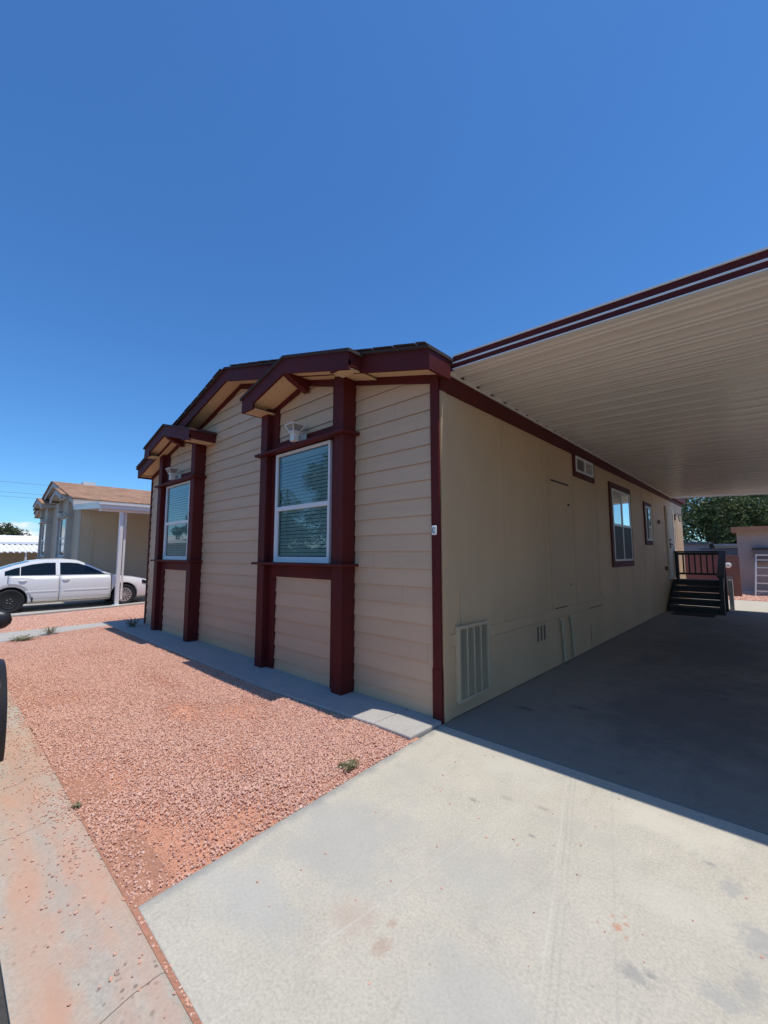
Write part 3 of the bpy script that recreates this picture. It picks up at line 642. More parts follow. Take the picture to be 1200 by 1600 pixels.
# ------------------------------------------------------------------ gravel
stones = bpy.data.collections.new('gravel_stones')
for i in range(6):
    bm = bmesh.new(); bmesh.ops.create_icosphere(bm, subdivisions=1, radius=1)
    rr = random.Random(i)
    for vv in bm.verts:
        vv.co = Vector((vv.co.x*rr.uniform(.75,1.15), vv.co.y*rr.uniform(.7,1.1), vv.co.z*rr.uniform(.5,.85)))*rr.uniform(.85,1.2)
    me = bpy.data.meshes.new('gravel_stone'); bm.to_mesh(me); bm.free(); me.materials.append(M['stone'])
    stones.objects.link(bpy.data.objects.new('gravel_stone', me))
def scatter(name, pts, label, smin, smax, seed):
    me = bpy.data.meshes.new(name); me.from_pydata(pts, [], []); o = bpy.data.objects.new(name, me); COL.objects.link(o)
    tag(o, label, 'gravel', kind='stuff')
    ng = bpy.data.node_groups.new(name, 'GeometryNodeTree')
    ng.interface.new_socket('Geometry', in_out='INPUT', socket_type='NodeSocketGeometry'); ng.interface.new_socket('Geometry', in_out='OUTPUT', socket_type='NodeSocketGeometry')
    gi = ng.nodes.new('NodeGroupInput'); go_ = ng.nodes.new('NodeGroupOutput')
    ip = ng.nodes.new('GeometryNodeInstanceOnPoints'); ci = ng.nodes.new('GeometryNodeCollectionInfo'); ci.inputs['Collection'].default_value = stones
    ci.inputs['Separate Children'].default_value = True; ci.inputs['Reset Children'].default_value = True
    rv = ng.nodes.new('FunctionNodeRandomValue'); rv.data_type = 'FLOAT_VECTOR'; rv.inputs['Max'].default_value = (.9,.9,6.28); rv.inputs['Min'].default_value = (-.9,-.9,0)
    rs = ng.nodes.new('FunctionNodeRandomValue'); rs.data_type = 'FLOAT'
    sf = [s for s in rs.inputs if s.type == 'VALUE']; sf[0].default_value = smin; sf[1].default_value = smax
    rs.inputs['Seed'].default_value = seed; rv.inputs['Seed'].default_value = seed+1
    ip.inputs['Pick Instance'].default_value = True
    lk = ng.links.new
    lk(gi.outputs[0], ip.inputs['Points']); lk(ci.outputs[0], ip.inputs['Instance']); lk(rv.outputs[0], ip.inputs['Rotation'])
    lk([s for s in rs.outputs if s.type == 'VALUE'][0], ip.inputs['Scale']); lk(ip.outputs[0], go_.inputs[0])
    md = o.modifiers.new('scatter', 'NODES'); md.node_group = ng
    return o
gr = np.random.default_rng(3)
def inside(poly, x, y):
    c = np.zeros(len(x), bool); n = len(poly)
    for i in range(n):
        x1,y1 = poly[i]; x2,y2 = poly[(i+1)%n]
        cond = ((y1 > y) != (y2 > y)) & (x < (x2-x1)*(y-y1)/(y2-y1+1e-12)+x1); c ^= cond
    return c
def field(poly, dens, patches=(), zbase=.0):
    xs = [p[0] for p in poly]; ys = [p[1] for p in poly]; n = int((max(xs)-min(xs))*(max(ys)-min(ys))*dens)
    x = gr.uniform(min(xs),max(xs),n); y = gr.uniform(min(ys),max(ys),n); k = inside(poly,x,y); x, y = x[k], y[k]
    keep = np.ones(len(x), bool); u = gr.random(len(x))
    for (px,py,rx,ry,s) in patches:
        d = ((x-px)/rx)**2+((y-py)/ry)**2; keep &= u > s*np.exp(-d)
    # natural thin and thick drifts
    nz = np.array([mnoise.noise(Vector((a*1.3,b_*1.3,0))) for a,b_ in zip(x,y)])
    keep &= u > np.clip(.0-nz*1.1, 0, .72)
    x, y = x[keep], y[keep]; z = zbase+gr.uniform(-.004,.007,len(x))+.008*nz[keep]
    return list(zip(x.tolist(),y.tolist(),z.tolist()))
yard = [(-8.75,-.56),(-8.6,-1.2),(-8.2,-1.95),(-7.9,-2.69),(-3.2,-2.71),(-.6,-2.69),(.12,-2.69),(.18,-2.55),(.085,-1.2),(.04,-.52),(-.5,-.50),(-1.6,-.63)]
P = field(yard, 13500, [(-.20,-2.45,.5,.30,.99),(.0,-2.45,.28,.35,.99),(-.02,-2.1,.25,.4,.9),(-2.1,-1.55,.5,.22,.93),(-3.4,-1.35,.7,.16,.7),(-1.2,-2.4,.35,.2,.6),(.05,-1.4,.12,.6,.5),(-.75,-1.75,.35,.18,.7)])
scatter('gravel', P, 'pink crushed stone gravel covering the front yard bed', .0036, .0092, 1)
P = field([(-9.18,-2.68),(-9.25,.2),(-9.35,6),(-13.2,6),(-13.1,2.6),(-12.6,1.4),(-12.22,.3),(-12.0,-.9),(-11.87,-2.68)], 4200)
scatter('gravel', P, 'pink crushed stone gravel between the concrete path and the neighbouring driveway edge', .008, .015, 5)
P = field([(.4,16.03),(6,16.03),(6,18.7),(-1,18.7),(-1,15.05)], 700)
scatter('gravel', P, 'red rubble gravel in front of the grey shed', .015, .04, 9)
G2 = field([(-1.3,-2.70),(.19,-2.70),(.165,-2.3),(.09,-1.2),(-.3,-1.0),(-1.2,-1.9)], 5200)
scatter('gravel', [(x,y,-.004) for x,y,z in G2], 'fine pink grit over the bare orange dirt at the driveway corner', .0015, .0045, 17)
P = [(x,y,.006) for x,y,z in field(yard, 45) if not (x > -.8 and y < -1.9)]
scatter('gravel', P, 'larger pink stones lying among the yard gravel', .009, .015, 23)
# loose stones kicked out on to the gutter
P = []
for i in range(4200):
    x = gr.uniform(-9,1.2); d = abs(gr.normal(0,.16)) if i < 1900 else gr.exponential(.035); y = -2.705-d
    if i >= 1900 and (x > -.75 or mnoise.noise(Vector((x*2.5,0,4))) < -.1): continue
    if x > -.2 and gr.random() < .75: continue
    if y < -3.12: continue
    z = np.interp(-y,[2.70,2.82,2.92,3.02,3.13],[0,-.006,-.030,-.036,-.028])
    P.append((x,y,float(z)+.004))
for i in range(70): P.append((gr.uniform(.4,4), gr.uniform(-2.5,-.2), .002))
for i in range(45): P.append((gr.uniform(.02,.9), -2.693+gr.normal(0,.008), -.002))
scatter('loose_gravel', P, 'loose pebbles scattered on the concrete gutter', .0025, .009, 13)

# ------------------------------------------------------------------ neighbour house and its carport
S_n = dict(wall=M['nwall'], siding=M['nfront'], trim=M['greytrim'], soffit=M['cream'], shingle=M['shingle'], frame=M['white'], lamp=M['lampwhite'], lap=False,
           win=('window in the nearer bay of the grey trimmed house','window in the farther bay of the grey trimmed house'), lampl=(None,None))
nh, nw = house('mobile_home', 'neighbouring tan mobile home with grey trim and brown shingle roof behind the white sedan', (-16.0,.13,0), S_n)
m_ = MB(); m_.box(-4.35,-3.95,.74,1.2,zt(-4.15)-.02,zt(-4.15)+.13); m_.build('roof_vent', M['white'], nh)
m_ = MB()
for zz in (1.05,): m_.box(-8.2,-.1,-.05,-.024,zz,zz+.14)
m_.build('belt_board', M['greytrim'], nh)
m_ = MB(); m_.box(.0006,.02,.30,.40,.0,3.3); m_.build('downspout', M['nwall'], nh)
nc = thing('carport', 'low white carport roof on posts covering the white sedan', 'carport', (-14.2,4,0))
NO = Vector(nc.location)
nz_ = lambda x: 3.0+.06*(-12.35-x)
def nb(mb, x0,x1,y0,y1,a,b): 
    return mb.add([tuple(Vector(p)-NO) for zz in (a,b) for p in [(x,yy,nz_(x)+zz) for x,yy in ((x0,y0),(x1,y0),(x1,y1),(x0,y1))]], BF)
nb(MB(),-15.98,-12.38,-.10,12,.0,.012).build('roof_panel', M['awning'], nc)
m_ = MB(); nb(m_,-15.98,-12.35,-.13,-.10,-.02,.13); nb(m_,-12.38,-12.35,-.10,12,-.02,.13); nb(m_,-15.98,-12.35,-.16,-.13,.105,.165); nb(m_,-12.35,-12.31,-.16,12,.105,.165); m_.build('fascia', M['white'], nc)
for yy in (.50, 4.4, 8.4):
    m_ = MB(); x = -12.52; m_.box(x-.06-NO.x,x+.06-NO.x,yy-.05-NO.y,yy+.05-NO.y,.05,2.985); m_.box(x-.06-NO.x,x-.04-NO.x,yy+.1-NO.y,yy+.16-NO.y,.2,2.99); m_.box(x-.11-NO.x,x+.11-NO.x,yy-.1-NO.y,yy+.1-NO.y,.048,.06)
    m_.build('post', M['white'], nc, bevel=.006)
m_ = MB(); nb(m_,-12.6,-12.44,-.09,11.9,-.10,-.002); m_.build('beam', M['awning'], nc)

S_r = dict(S_n, win=(None,None), wall=M['cream'])  # out-of-view house, added to cut the sky fill under the carport
rh, rw_ = house('mobile_home', 'unseen cream mobile home at right, added to block sky light from the carport', (17.2,.3,0), S_r)
# ------------------------------------------------------------------ cars
def lerp_tab(tab, y):
    for (a,va),(b,vb) in zip(tab[:-1],tab[1:]):
        if a <= y <= b: return va+(vb-va)*(y-a)/(b-a)
    return tab[0][1] if y < tab[0][0] else tab[-1][1]
ZT = [(-2.49,.80),(-2.44,.98),(-2.3,1.045),(-1.78,1.10),(-1.3,1.285),(-.95,1.385),(-.6,1.435),(-.2,1.445),(.15,1.405),(.45,1.28),(.8,1.09),(1.06,.965),(1.6,.885),(2.0,.80),(2.2,.71),(2.31,.58)]
WT = [(-2.49,.66),(-2.42,.76),(-2.25,.84),(-1.8,.885),(-1.2,.90),(1.2,.90),(1.7,.885),(2.0,.83),(2.2,.72),(2.31,.55)]
ZB = [(-2.49,.36),(-2.2,.27),(-1.7,.21),(1.7,.20),(2.1,.22),(2.31,.30)]
def belt(y): return min(.985-.012*(y+.3), lerp_tab(ZT,y)-.055)
def surf(y, z):
    w = lerp_tab(WT,y); zs = belt(y)
    if z >= zs: return w-.045-(z-zs)*.44
    if z > .62: return w-.045*((z-.62)/max(.05,zs-.62))**2
    if z > .34: return w-.004
    return w-.004-.06*(.34-z)/.14
def car(name, label, loc, rz, paint, front_rim, rear_rim, scale=(1,1,1), flare=False):
    root = thing(name, label, 'car', loc, rz); root.scale = scale
    ys = sorted(set([round(v,3) for v in list(np.linspace(-2.49,2.31,44))+[yc+.375*math.sin(R(q))*1.0001 for yc in (1.36,-1.36) for q in range(-90,91,10)]+[t[0] for t in ZT]])); vs = []; nr = 0
    for y in ys:
        ztp, zb, zs = lerp_tab(ZT,y), lerp_tab(ZB,y), belt(y); h = ztp-zs
        ar = 0
        for yc in (1.36,-1.36):
            d = abs(y-yc)
            if d < .375: ar = .33+math.sqrt(.375**2-d*d)
        zb = max(zb, ar); lv = [zb+(zs-zb)*q for q in (0,.12,.35,.62,.9,1)]
        half = [(surf(y,lv[0])-(.10 if ar < zb else .02),lv[0])]+[(surf(y,q),q) for q in lv[1:]]
        half += [(surf(y,zs+h*.5),zs+h*.5),(surf(y,ztp-.035),max(zs+h*.55,ztp-.035)),(surf(y,ztp)-.10,ztp),(surf(y,ztp)*.5,ztp+.016)]
        ring = [(x,z) for x,z in half]+[(0,ztp+.02)]+[(-x,z) for x,z in half[::-1]]
        nr = len(ring); vs += [(x,y,z) for x,z in ring]
    fs = []
    for i in range(len(ys)-1):
        for k in range(nr): fs.append((i*nr+k, i*nr+(k+1)%nr, (i+1)*nr+(k+1)%nr, (i+1)*nr+k))
    fs += [tuple(range(nr)), tuple(range((len(ys)-1)*nr, len(ys)*nr))[::-1]]
    mb = MB(); mb.add(vs, fs); body = mb.build('body', paint, root)
    me = body.data
    for p in me.polygons: p.use_smooth = True
    me.set_sharp_from_angle(angle=R(35))
    mw = MB()
    for y in (1.36,-1.36):
        mw.box(-.55,.55,y-.37,y+.37,.20,.70)
    mw.build('wheel_well', M['dark'], root)
    def patch(ya, yb, zlo, zhi, off, mat, nm, parent=root, n=14, side=1, lab=None):
        m_ = MB(); g = []
        for i in range(n+1):
            t = i/n; a, b_ = ya(t) if callable(ya) else None, None
        for i in range(n+1):
            y = ya+(yb-ya)*i/n
            for j in range(7):
                lo = zlo(y) if callable(zlo) else zlo; hi = zhi(y) if callable(zhi) else zhi
                z = lo+(hi-lo)*j/6; g.append((side*(surf(y,z)+off), y, z))
        m_.add(g, [(i*7+j,(i+1)*7+j,(i+1)*7+j+1,i*7+j+1) for i in range(n) for j in range(6)])
        o = m_.build(nm, mat, parent, smooth=True, label=lab)
        if nm.startswith('door') or nm == 'headlight':
            sd = o.modifiers.new('t','SOLIDIFY'); sd.thickness = .006; sd.offset = 0
        return o
    for s in (-1,1):
        def arc(y):   # rear door lower rear corner follows the wheel arch
            d = y+1.36; return max(.27, .33+math.sqrt(max(0,.43**2-d*d)) if abs(d) < .43 else .27)
        patch(-1.434,-.93,lambda y: arc(y)+.05,lambda y: belt(y)-.004,.0022,M['dark'],'door_seam',side=s,n=20)
        patch(-.915,.995,lambda y: .258,lambda y: belt(y)-.004,.0022,M['dark'],'door_seam',side=s,n=40)
        fd = patch(-.30,.98,.27,lambda y: belt(y)-.012,.005,paint,'door',side=s)
        rd = patch(-1.42,-.312,arc,lambda y: belt(y)-.012,.005,paint,'door',side=s)
        for d_, (ya, yb) in ((fd,(-.20,.93)),(rd,(-1.05,-.34))):
            m_ = MB(); g = [(s*(surf(y,z)+o_),y,z) for y in np.linspace(ya,yb,8) for (o_,z) in ((.004,.535),(.016,.54),(.016,.57),(.004,.575))]
            m_.add(g, [(i*4+j,(i+1)*4+j,(i+1)*4+j+1,i*4+j+1) for i in range(7) for j in range(3)]); m_.build('side_moulding', paint, d_)
        for d_, y in ((fd,-.16),(rd,-1.12)):
            m_ = MB(); m_.tube([(s*(surf(y,.86)+.004),y-.09,.86),(s*(surf(y,.86)+.03),y-.05,.865),(s*(surf(y,.86)+.03),y+.05,.865),(s*(surf(y,.86)+.004),y+.09,.86)], .014, 6); m_.build('handle', paint, d_, smooth=True)
            m_ = MB(); m_.box(min(s*(surf(y,.85)+.002),s*(surf(y,.85)+.008)),max(s*(surf(y,.85)+.002),s*(surf(y,.85)+.008)),y-.06,y+.06,.835,.852); m_.build('handle_recess', M['greymetal'], d_)
        top = lambda y: max(belt(y)+.02, min(lerp_tab(ZT,y)-.085, 1.345))
        patch(-.30,.90,lambda y: belt(y)+.012,top,.004,M['carglass'],'side_window',side=s)
        patch(-1.17,-.40,lambda y: belt(y)+.012,lambda y: max(belt(y)+.02,min(lerp_tab(ZT,y)-.085,1.345)),.004,M['carglass'],'side_window',side=s)
        patch(-1.50,-1.19,lambda y: belt(y)+.012,lambda y: max(belt(y)+.02,min(lerp_tab(ZT,y)-.085,1.345)),.004,M['carglass'],'quarter_window',side=s,n=5)
        patch(1.86,2.20,lambda y: lerp_tab(ZT,y)-.16,lambda y: lerp_tab(ZT,y)-.06,.004,M['carglass'],'headlight',side=s,n=6)
        if s == 1 and not flare: continue_mirror = False
        else: continue_mirror = True
        ms = 1 if not flare else .8
        m_ = MB(); a = Vector((s*(.97 if not flare else .915),.74,1.03 if not flare else .965))
        bm = bmesh.new(); bmesh.ops.create_icosphere(bm, subdivisions=2, radius=1)
        m_.add([(a.x+q.co.x*.10,a.y+q.co.y*.055+.02*q.co.x*s,a.z+q.co.z*.075) for q in bm.verts], [tuple(w.index for w in f_.verts) for f_ in bm.faces]); bm.free()
        m_.tube([(s*.84,.78,.99),(s*.94,.74,1.0)], .022, 6); 
        if continue_mirror: m_.build('mirror', M['blackplastic'] if flare else paint, root, smooth=True)
        if flare:
            for y in (1.36,-1.36):
                m_ = MB(); n_ = 24; g = []
                for q in range(n_+1):
                    a_ = R(-12)+(math.pi+R(24))*q/n_
                    for (rr_, xo_) in ((.372,.86),(.372,.93),(.43,.922),(.445,.88)): g.append((s*xo_, y+rr_*math.cos(a_), .33+rr_*math.sin(a_)))
                m_.add(g, [(q*4+j_,(q+1)*4+j_,(q+1)*4+j_+1,q*4+j_+1) for q in range(n_) for j_ in range(3)]); m_.build('wheel_flare', M['blackplastic'], root, smooth=True)
        for y, rim in ((1.36,front_rim),(-1.36,rear_rim)):
            m_ = MB(); xo = s*.775; k = s
            m_.lathe_x([(-.10*k,.19),(-.105*k,.28),(-.09*k,.312),(-.04*k,.323),(.04*k,.323),(.09*k,.312),(.105*k,.28),(.085*k,.20)], xo, y, .323, 36)
            wh = m_.build('wheel', M['rubber'], root, smooth=True)
            m_ = MB()
            if rim == 'cover':
                m_.lathe_x([(.07*k,.215),(.100*k,.212),(.104*k,.190),(.088*k,.186)], xo, y, .323, 36, False)
                m_.lathe_x([(.08*k,.05),(.104*k,.05),(.110*k,.025)], xo, y, .323, 20)
                for q in range(14):
                    a = 2*math.pi*q/14; u = Vector((0,math.cos(a),math.sin(a))); t = Vector((0,-math.sin(a),math.cos(a))); c0 = Vector((xo,y,.323))
                    P4 = [c0+u*.045+t*.010, c0+u*.19+t*.020, c0+u*.19-t*.020, c0+u*.045-t*.010]
                    m_.add([p+Vector((.092*k,0,0)) for p in P4]+[p+Vector((.102*k,0,0)) for p in P4], BF)
                m_.build('wheel_cover', M['silver'], wh)
                m_ = MB(); m_.lathe_x([(.05*k,.20),(.087*k,.20)], xo, y, .323, 30); m_.build('rim', M['steel'], wh)
            else:
                m_.lathe_x([(.05*k,.205),(.095*k,.20),(.09*k,.18),(.05*k,.15),(.065*k,.09),(.075*k,.05)], xo, y, .323, 36); m_.build('rim', M['steel'], wh, smooth=True)
                m_ = MB()
                for q in range(5): a = 2*math.pi*q/5; m_.lathe_x([(.07*k,.012),(.09*k,.012)], xo, y+.06*math.cos(a), .323+.06*math.sin(a), 8)
                m_.build('wheel_nut', M['silver'], wh)
    for ya, yb, nm in ((.24,1.0,'windshield'),(-1.72,-.98,'rear_window')):
        m_ = MB(); g = []
        for i in range(11):
            y = ya+(yb-ya)*i/10; z = lerp_tab(ZT,y); xw = surf(y,z)-.10
            for u in (-1,-.5,0,.5,1): g.append((u*xw*.96, y, z+.008+.02*(1-abs(u))))
        m_.add(g, [(i*5+j,(i+1)*5+j,(i+1)*5+j+1,i*5+j+1) for i in range(10) for j in range(4)]); m_.build(nm, M['carglass'], root, smooth=True)
    return root
car('parked_car', 'white sedan parked nose in under the low white carport', (-13.62,-.60,.012), 0, M['carwhite'], 'cover', 'steel')
car('parked_car', 'grey vehicle with black mirror and black wheel flare, cut off by the left edge', (-3.21,-3.905,-.04), R(-90), M['cardark'], 'steel', 'steel', (.965,1,1.12), True)

# ------------------------------------------------------------------ far houses, across the street
h3 = thing('mobile_home', 'pale low mobile home with white flat roof and ribbed awning at far left', 'house', (-33,4,0))
HB = lambda *a: (a[0]+33,a[1]+33,a[2]-4,a[3]-4,a[4],a[5])
MB().box(*HB(-40,-32.0,-4,14,0,2.22)).build('wall', M['nfront'], h3)
m_ = MB(); m_.prism([(-7.4,2.22),(1.25,2.22),(1.25,2.36),(.9,2.76),(-7.4,2.76)],-8.3,10.3); m_.build('roof', M['farroof'], h3)
m_ = MB(); aw = [(1.02,2.19),(3.7,1.72),(3.7,1.77),(1.02,2.24)]
y = -8.2
while y < 9.5:
    m_.prism(aw, y, y+.16); m_.prism([(p[0],p[1]-.05) for p in aw], y+.16, y+.26); y += .26
m_.build('awning', M['farroof'], h3)
for yy in (.15,.75,5,9): MB().box(-29.45+33,-29.36+33,yy-4,yy-3.91,0,1.74).build('awning_post', M['white'], h3)
h4 = thing('mobile_home', 'white mobile home across the street, mirrored in the farther front window', 'house', (-46,-19,0))
MB().box(-9,9,-4,4,0,2.6).build('wall', M['cream'], h4)
MB().prismx([(-4.5,2.6),(4.5,2.6),(4.5,2.8),(0,3.6),(-4.5,2.8)],-9.4,9.4).build('roof', M['greytrim'], h4)
for xx in (-6,-2,2.5,6): MB().box(xx-.7,xx+.7,4.0,4.04,1.0,2.0).build('window', M['carglass'], h4)

# ------------------------------------------------------------------ things behind the carport
sh = thing('shed', 'grey stucco shed with orange wood fascia beyond the carport', 'shed', (4.2,21,0))
MB().box(1.22-4.2,3,-1.95,2,.12,2.50).build('wall', M['shedwall'], sh)
MB().prismx([(-2.25,2.50),(2.2,2.60),(2.2,2.72),(-2.25,2.66)],1.10-4.2,3.2).build('roof', M['farroof'], sh)
MB().box(1.08-4.2,3.22,-2.29,-2.252,2.49,2.70).build('fascia', M['shedwood'], sh)
MB().box(1.07-4.2,1.098-4.2,-2.25,2.2,2.48,2.69).build('fascia', M['shedwood'], sh)
MB().box(1.15-4.2,3.1,-2.15,2.1,0,.12).build('foundation', M['whitekerb'], sh)
ld = thing('step_ladder', 'pale aluminium step ladder standing open before the grey shed', 'ladder', (1.98,18.2,0))
for s in (-1,1):
    m_ = MB(); m_.tube([(s*.30,-.10,.004),(s*.20,.28,1.55)], .028, 6); m_.build('front_rail', M['ladder'], ld)
    m_ = MB(); m_.tube([(s*.30,.62,.004),(s*.20,.34,1.50)], .02, 6); m_.build('rear_rail', M['ladder'], ld)
for i in range(5):
    t = .13+.19*i; z = 1.55*t; y = -.10+.38*t; w = .30-.10*t; m_ = MB(); m_.box(-w,w,y-.02,y+.06,z-.02,z+.02); m_.build('step', M['ladder'], ld)
m_ = MB(); m_.box(-.22,.22,.22,.40,1.54,1.60); m_.build('top_cap', M['ladder'], ld)
m_ = MB(); m_.tube([(-.29,-.06,.06),(0,-.04,.22),(.29,-.06,.06)], .012, 5); m_.build('brace', M['ladder'], ld)
bx = MB(); bx.box(-.2,.2,-.24,0,1.30,1.78); eb = bx.build('wall_box', M['greymetal'], None, bevel=.01); eb.location = (1.93,19.048,0)
tag(eb,'dark grey utility box with overhanging lid on the shed wall behind the ladder','utility box')
MB().box(-.26,.26,-.30,.0,1.78,1.85).build('lid', M['blackplastic'], eb, bevel=.01)
pd = thing('electric_pedestal', 'brown electric meter pedestal with round white meter beside the shed', 'electric meter', (1.02,17.6,0))
MB().box(-.26,.30,-.12,.15,0,1.55).build('cabinet', M['brownmetal'], pd, bevel=.01)
MB().box(-.18,.08,-.14,-.121,.18,.78).build('panel', M['greymetal'], pd)
MB().box(-.06,.02,-.155,-.141,.52,.55).build('handle', M['white'], pd)
m_ = MB(); m_.tube([(-.03,-.12,1.18),(-.03,-.22,1.18)], .105, 20); m_.tube([(-.03,-.22,1.18),(-.03,-.26,1.18)], [.09,.07], 20); m_.build('meter', M['white'], pd, smooth=True)
bw = MB(); bw.box(-8,1.9,-.1,.1,0,1.52); bw.box(-8,1.92,-.12,.12,1.52,1.58); o = bw.build('block_wall', M['block']); o.location = (-.8,20.0,0); tag(o,'low reddish block wall behind the porch railing','wall')
g1 = thing('shed', 'grey metal shed with flat top behind the block wall, just past the tan home', 'shed', (-1.3,24,0))
MB().box(-1.0,1.15,-1,1,0,2.12).build('wall', M['shedwall'], g1); MB().box(-1.1,1.25,-1.1,1.1,2.12,2.22).build('roof', M['greymetal'], g1)
g2 = thing('shed', 'small cream shed behind the block wall between the grey shed and tree', 'shed', (.1,25,0))
MB().box(.0,1.5,-1,1,0,2.02).build('wall', M['cream'], g2); MB().box(-.08,1.58,-1.08,1.08,2.02,2.12).build('roof', M['whitekerb'], g2); MB().box(.35,.6,-1.01,-1.0,1.0,1.85).build('door', M['greymetal'], g2)
g3 = thing('fence_panel', 'grey metal fence panel behind the meter pedestal', 'fence', (1.0,21.0,0))
MB().box(-1.2,1.0,-.03,.03,0,1.82).build('panel', M['shedwall'], g3); MB().box(-1.25,1.05,-.05,.05,1.82,1.87).build('cap', M['greymetal'], g3)

# ------------------------------------------------------------------ trees and weeds
def tree(name, label, loc, H, rad, nleaf, ls, mat, seed, base=.28, group=None):
    rr = random.Random(seed); root = thing(name, label, 'tree', loc, 0, group)
    t = MB(); top = Vector((rr.uniform(-.3,.3),rr.uniform(-.3,.3),H*.55)); r0 = .035*H
    t.tube([(0,0,-.05),(top.x*.3,top.y*.3,H*.2),(top.x*.7,top.y*.7,H*.4),top], [r0,r0*.8,r0*.6,r0*.45], 10)
    clumps = []
    for i in range(15):
        a = rr.uniform(0,6.28); e = rr.uniform(.15,1.25); d = rad*rr.uniform(.45,.95)
        c = Vector((math.cos(a)*math.cos(e)*d, math.sin(a)*math.cos(e)*d, H*(base+.22)+math.sin(e)*d*1.05*(H*(1-base-.3))/rad*.8))
        c.z = min(c.z, H*.9); clumps.append((c, rad*rr.uniform(.25,.42)))
        s0 = Vector((0,0,H*rr.uniform(.22,.5))); mid = s0.lerp(c,.5)+Vector((0,0,.06*H*rr.uniform(-1,1)))
        t.tube([s0, mid, c], [r0*.35,r0*.22,r0*.08], 6)
    t.build('trunk', M['bark'], root, smooth=True)
    extra = []
    for c, r in clumps:
        for q in range(5):
            v = Vector((rr.gauss(0,1),rr.gauss(0,1),rr.gauss(0,.8))).normalized()*r*rr.uniform(.6,1.15); extra.append((c+v, r*rr.uniform(.3,.55)))
    clumps += extra; wts = [r**2 for c,r in clumps]; V = []; F = []
    for i in range(nleaf):
        c, r = rr.choices(clumps, wts)[0]
        d = Vector((rr.gauss(0,1),rr.gauss(0,1),rr.gauss(0,1))).normalized()
        p = c+d*r*(rr.random()**.4); u = Vector((rr.gauss(0,1),rr.gauss(0,1),rr.gauss(-.3,.7))).normalized(); w = u.cross(Vector((rr.gauss(0,1),rr.gauss(0,1),rr.gauss(0,1)))).normalized()
        s = ls*rr.uniform(.5,1.3); k = len(V)
        V += [p-u*s, p+w*s*.42+u*s*.1, p+u*s, p-w*s*.42+u*s*.1]; F.append((k,k+1,k+2,k+3))
    m_ = MB(); m_.v = [tuple(x) for x in V]; m_.f = F
    me = bpy.data.meshes.new('crown'); me.from_pydata(m_.v,[],m_.f); o = bpy.data.objects.new('crown', me); me.materials.append(mat); COL.objects.link(o); o.parent = root
    return root
G = 'trees behind the shed'
tree('broadleaf_tree','dense dark green tree behind the grey shed, its trunk between the small sheds',(-.4,27.5,0),8.0,3.7,23000,.10,M['leaf'],11,.03,G)
tree('broadleaf_tree','dark green tree rising over the right part of the grey shed roof',(2.5,29.5,0),7.6,2.7,14000,.105,M['leaf'],12,.03,G)
tree('broadleaf_tree','olive green tree showing between the tan home and the dark tree',(-4.6,31,0),7.0,3.2,14000,.12,M['leaf_olive'],13,.15,G)
G = 'trees on the horizon at left'
tree('broadleaf_tree','bushy tree above the far white roof, at the left edge',(-62,1.6,0),5.6,3.2,9000,.17,M['leaf_olive'],21,.2,G)
tree('broadleaf_tree','second, lower tree above the far white roof',(-66,7.0,0),4.7,2.4,5000,.18,M['leaf'],22,.2,G)
tree('broadleaf_tree','small tree showing against the clouds beside the grey trimmed house',(-64,9.6,0),5.0,1.6,3500,.16,M['leaf_olive'],23,.2,G)
G = 'trees across the street'
tree('broadleaf_tree','green tree across the street, mirrored in the nearer front window',(-26,-14.5,0),7.0,3.4,18000,.13,M['leaf'],31,.05,G)
tree('broadleaf_tree','taller green tree across the street, mirrored in the right part of the nearer front window',(-17.2,-14.5,0),10.5,3.6,22000,.14,M['leaf'],32,.05,G)
tree('broadleaf_tree','open tree across the street, mirrored in the farther front window',(-37.5,-13.0,0),6.5,1.6,4000,.16,M['leaf_olive'],33,.3,G)
hr = random.Random(77); m_ = MB()
for i in range(15000):
    p = Vector((hr.uniform(-8,8), hr.gauss(0,.35), 0)); hh = 2.0+.5*mnoise.noise(Vector((p.x*.8,0,0))); p.z = hh*hr.random()**.6
    u = Vector((hr.gauss(0,1),hr.gauss(0,1),hr.gauss(0,1))).normalized()*.11; w_ = u.cross(Vector((hr.gauss(0,1),hr.gauss(0,1),hr.gauss(0,1)))).normalized()*.05
    m_.add([p-u,p+w_,p+u,p-w_],[(0,1,2,3)])
me = bpy.data.meshes.new('hedge'); me.from_pydata(m_.v,[],m_.f); o = bpy.data.objects.new('hedge', me); me.materials.append(M['leaf']); COL.objects.link(o); o.location = (-22,-14,0)
tag(o, 'uneven green hedge across the street, mirrored low in the nearer front window', 'hedge')
